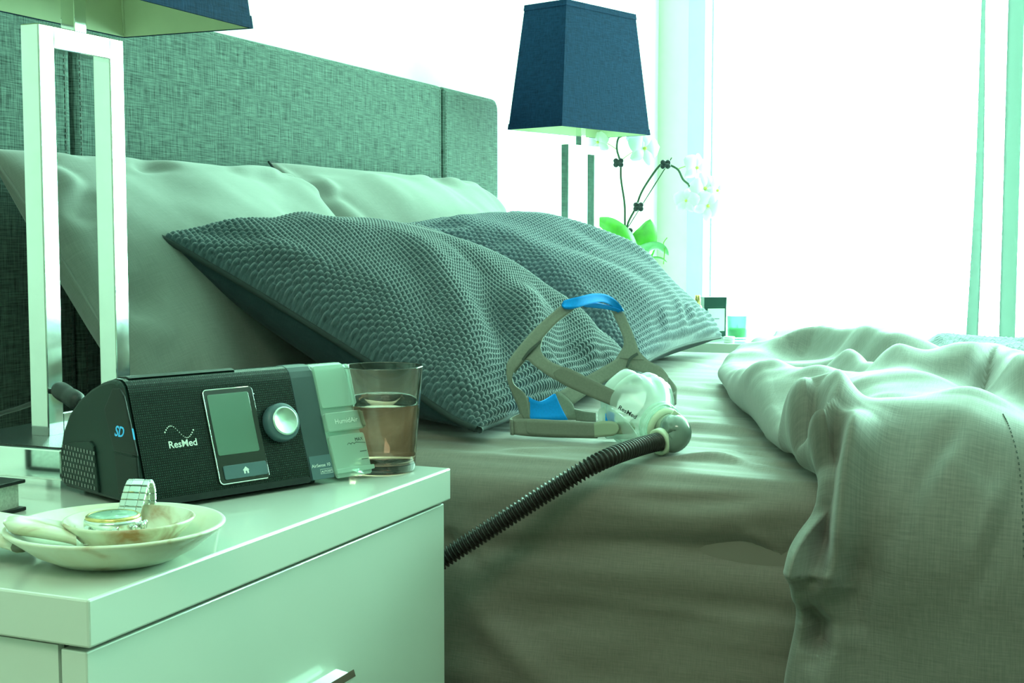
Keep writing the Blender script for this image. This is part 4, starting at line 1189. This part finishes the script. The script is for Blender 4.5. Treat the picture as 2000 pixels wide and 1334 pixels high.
for px in ((3.3475, 1.1092, 0.9914), (3.3598, 1.0576, 0.8763), (3.3952, 0.9953, 0.9874), (3.3442, 1.0816, 0.8094)):
    c = np.array(px)
    bl = []
    for sx in (-1, 1):
        for sz in (-1, 1):
            bl.append(xf(lathe([(0, -.0025), (.006, -.0025), (.0075, 0), (.006, .0025), (0, .0025)], 12), frame_m(c + RT * sx * .0065 + UPV * sz * .005, RT, UPV, -FWD)))
    obj('stem_clip', join(*bl, xf(box(-.009, .009, -.003, .003, -.003, .003), frame_m(c, RT, UPV, -FWD))), 'clip_dark', orx, off=OO)
def flower(c, r, face, tw=0.0, stem_to=None):
    c = np.array(c); fz = np.array(face, dtype=float); fz /= np.linalg.norm(fz)
    fx = np.cross(UPV, fz); fx /= np.linalg.norm(fx); fy = np.cross(fz, fx)
    first = None
    for k, (a, ln, wd) in enumerate(((0, .9, .34), (1.25, 1.0, .55), (-1.25, 1.0, .55), (2.45, .95, .34), (-2.45, .95, .34))):
        a += tw
        d = fx * math.sin(a) + fy * math.cos(a); sd = np.cross(fz, d)
        rows = []
        for i in range(9):
            t = i / 8
            w_ = r * wd * math.sin(PI * min(.97, .10 + .87 * t)) ** .7
            p = c + d * r * ln * t + fz * (r * .18 * math.sin(PI * t) - r * .05 * t)
            for s in np.linspace(-1, 1, 5):
                rows.append(p + sd * s * w_ - fz * (r * .10 * s * s))
        V = np.array(rows); n = len(V); F = grid_faces(9, 5)
        o = obj('petal', (np.vstack([V, V - fz * .001]), F + [tuple(reversed([i + n for i in f])) for f in F]), 'petal_white', orx, off=OO)
        first = first or o
    obj('flower_lip', xf(lathe([(0, -.01 * r / .04), (.10 * r, 0), (.08 * r, .14 * r), (0, .2 * r)], 12), frame_m(c, fx, fy, fz)), 'petal_yellow', first, off=OO)
    if stem_to is not None:
        obj('flower_stalk', tube(crom([stem_to, (np.array(stem_to) + c) / 2 + UPV * .006, c - fz * .004], 10), .0014, 6), 'stem_green', orx, off=OO)
V3 = -FWD
for c, r, fc, tw, stt in (((3.3762, 1.0484, 1.0289), .050, V3 + RT * .5, .2, (3.3596, 1.1076, 0.9974)), ((3.3304, 1.1602, 1.0450), .036, V3 - RT * .6, -.3, (3.3580, 1.1171, 1.0269)),
                          ((3.3736, 1.0619, 1.0664), .040, V3 + RT * .2 + UPV * .4, .5, (3.3621, 1.1130, 1.0565)),
                          ((3.4259, 0.9208, 0.9781), .044, V3 + RT * .7, .3, (3.4167, 0.9680, 0.9759)), ((3.4207, 0.8969, 0.9241), .046, V3 + RT * .6, -.2, (3.4253, 0.9395, 0.9343)),
                          ((3.3899, 0.9376, 0.8918), .036, V3 - RT * .3, .1, (3.4256, 0.9338, 0.9088)), ((3.4206, 0.8881, 0.8788), .044, V3 + RT * .3 - UPV * .2, .6, (3.4279, 0.9245, 0.8900)),
                          ((3.4525, 0.8721, 0.9195), .038, V3 + RT * .9, .9, (3.4279, 0.9245, 0.8900))):
    flower(c, r, fc, tw, stt)

pf = thing('perfume_bottle', (3.1344, 0.8357, 0.5707)[:2] + (.55,), 'round purple perfume bottle with gold spray top beside the black box', 'bottle')
obj('bottle_body', lathe([(0, 0), (.018, 0), (.023, .008), (.0255, .030), (.024, .050), (.017, .064), (.0085, .072), (.0070, .076), (0, .076)], 36), 'purple_glass', pf)
obj('bottle_collar', lathe([(.0001, .074), (.0100, .074), (.0110, .077), (.0100, .080), (.0085, .082), (.0001, .082)], 24), 'gold', pf)
cp = obj('spray_top', lathe([(.0001, .081), (.0072, .081), (.0072, .098), (.0062, .101), (.0062, .106), (.0055, .107), (.0001, .107)], 24), 'gold', pf)
obj('nozzle', xf(box(-.0012, .0012, -.0075, -.0055, .0985, .1005), np.eye(4)), 'dark_steel', cp, False)

bxg = thing('perfume_box', (3.2471, 0.8252, 0.5639)[:2] + (.55,), 'upright black-green carton with a white label, behind the purple bottle', 'box', None, math.radians(22.9 - 90 + 12))
obj('carton', box(-.029, .029, -.014, .014, 0, .098, .0008), 'box_green', bxg, False)
obj('carton_lid', box(-.0295, .0295, -.0145, .0145, .074, .0985, .0008), 'box_green', bxg, False)
lb = obj('paper_label', box(-.020, .024, -.0150, -.0139, .014, .070), 'box_label', bxg, False)
obj('label_line', box(-.004, .010, -.0153, -.0149, .044, .0455), 'blue_grey_plastic', lb, False)

tm = thing('candle_tumbler', (3.1719, 0.7467, 0.5707)[:2] + (.55,), 'small clear tumbler with bright green candle wax beside the carton', 'tumbler')
obj('tumbler_wall', lathe([(0, 0), (.022, 0), (.0235, .002), (.0255, .056), (.0250, .057), (.0240, .056), (.0222, .006), (0, .005)], 36), 'tumbler_green', tm)
obj('candle_wax', lathe([(0, .0055), (.0218, .0062), (.0228, .026), (0, .0265)], 36), 'wax_green', tm)
obj('wick', tube([(0, 0, .026), (.001, 0, .036)], .0008, 6), 'stem_dark', tm)
jr = thing('cream_jar', (3.0652, 0.7409, 0.5666)[:2] + (.55,), 'tiny white lidded jar at the edge of the far nightstand', 'jar')
obj('jar_body', lathe([(0, 0), (.012, 0), (.0125, .002), (.0125, .007), (0, .007)], 28), 'pot_white', jr)
obj('jar_lid', lathe([(0, .007), (.0135, .007), (.0135, .013), (.0125, .014), (0, .014)], 28), 'pot_white', jr)

# ================================================================ sheer curtain at the window
ct = crom([(.326, -.10), (.318, -.05), (.308, .0), (.298, .05), (.290, .095), (.268, .105), (.240, .105), (.224, .095), (.212, .05), (.196, .0), (.180, -.05), (.166, -.095), (.140, -.10), (.10, -.10), (.085, -.06), (.06, .04), (.04, .09), (-.02, .09), (-.05, .0), (-.10, -.08), (-.2, -.08), (-.24, .08), (-.34, .08)], 200)
rows = []
zs = np.linspace(.02, 2.40, 40)
for i, z in enumerate(zs):
    f = z / 2.4
    pin = 1 - .20 * f
    x = 4.62 + ct[:, 1] * pin
    g = np.clip((ct[:, 0] - .24) / .05, 0, 1)
    y = ct[:, 0] - g * (ct[:, 0] - .292) * min(1, f * 1.5) + .004 * np.sin(4 * z + 1) * g
    rows.append(np.stack([x, y, np.full(len(x), z)], -1))
cu = obj('curtain', (np.vstack(rows), grid_faces(40, 200)), 'sheer_curtain')
tag(cu, 'pale green sheer curtain hanging in folds at the bright window', 'curtain')
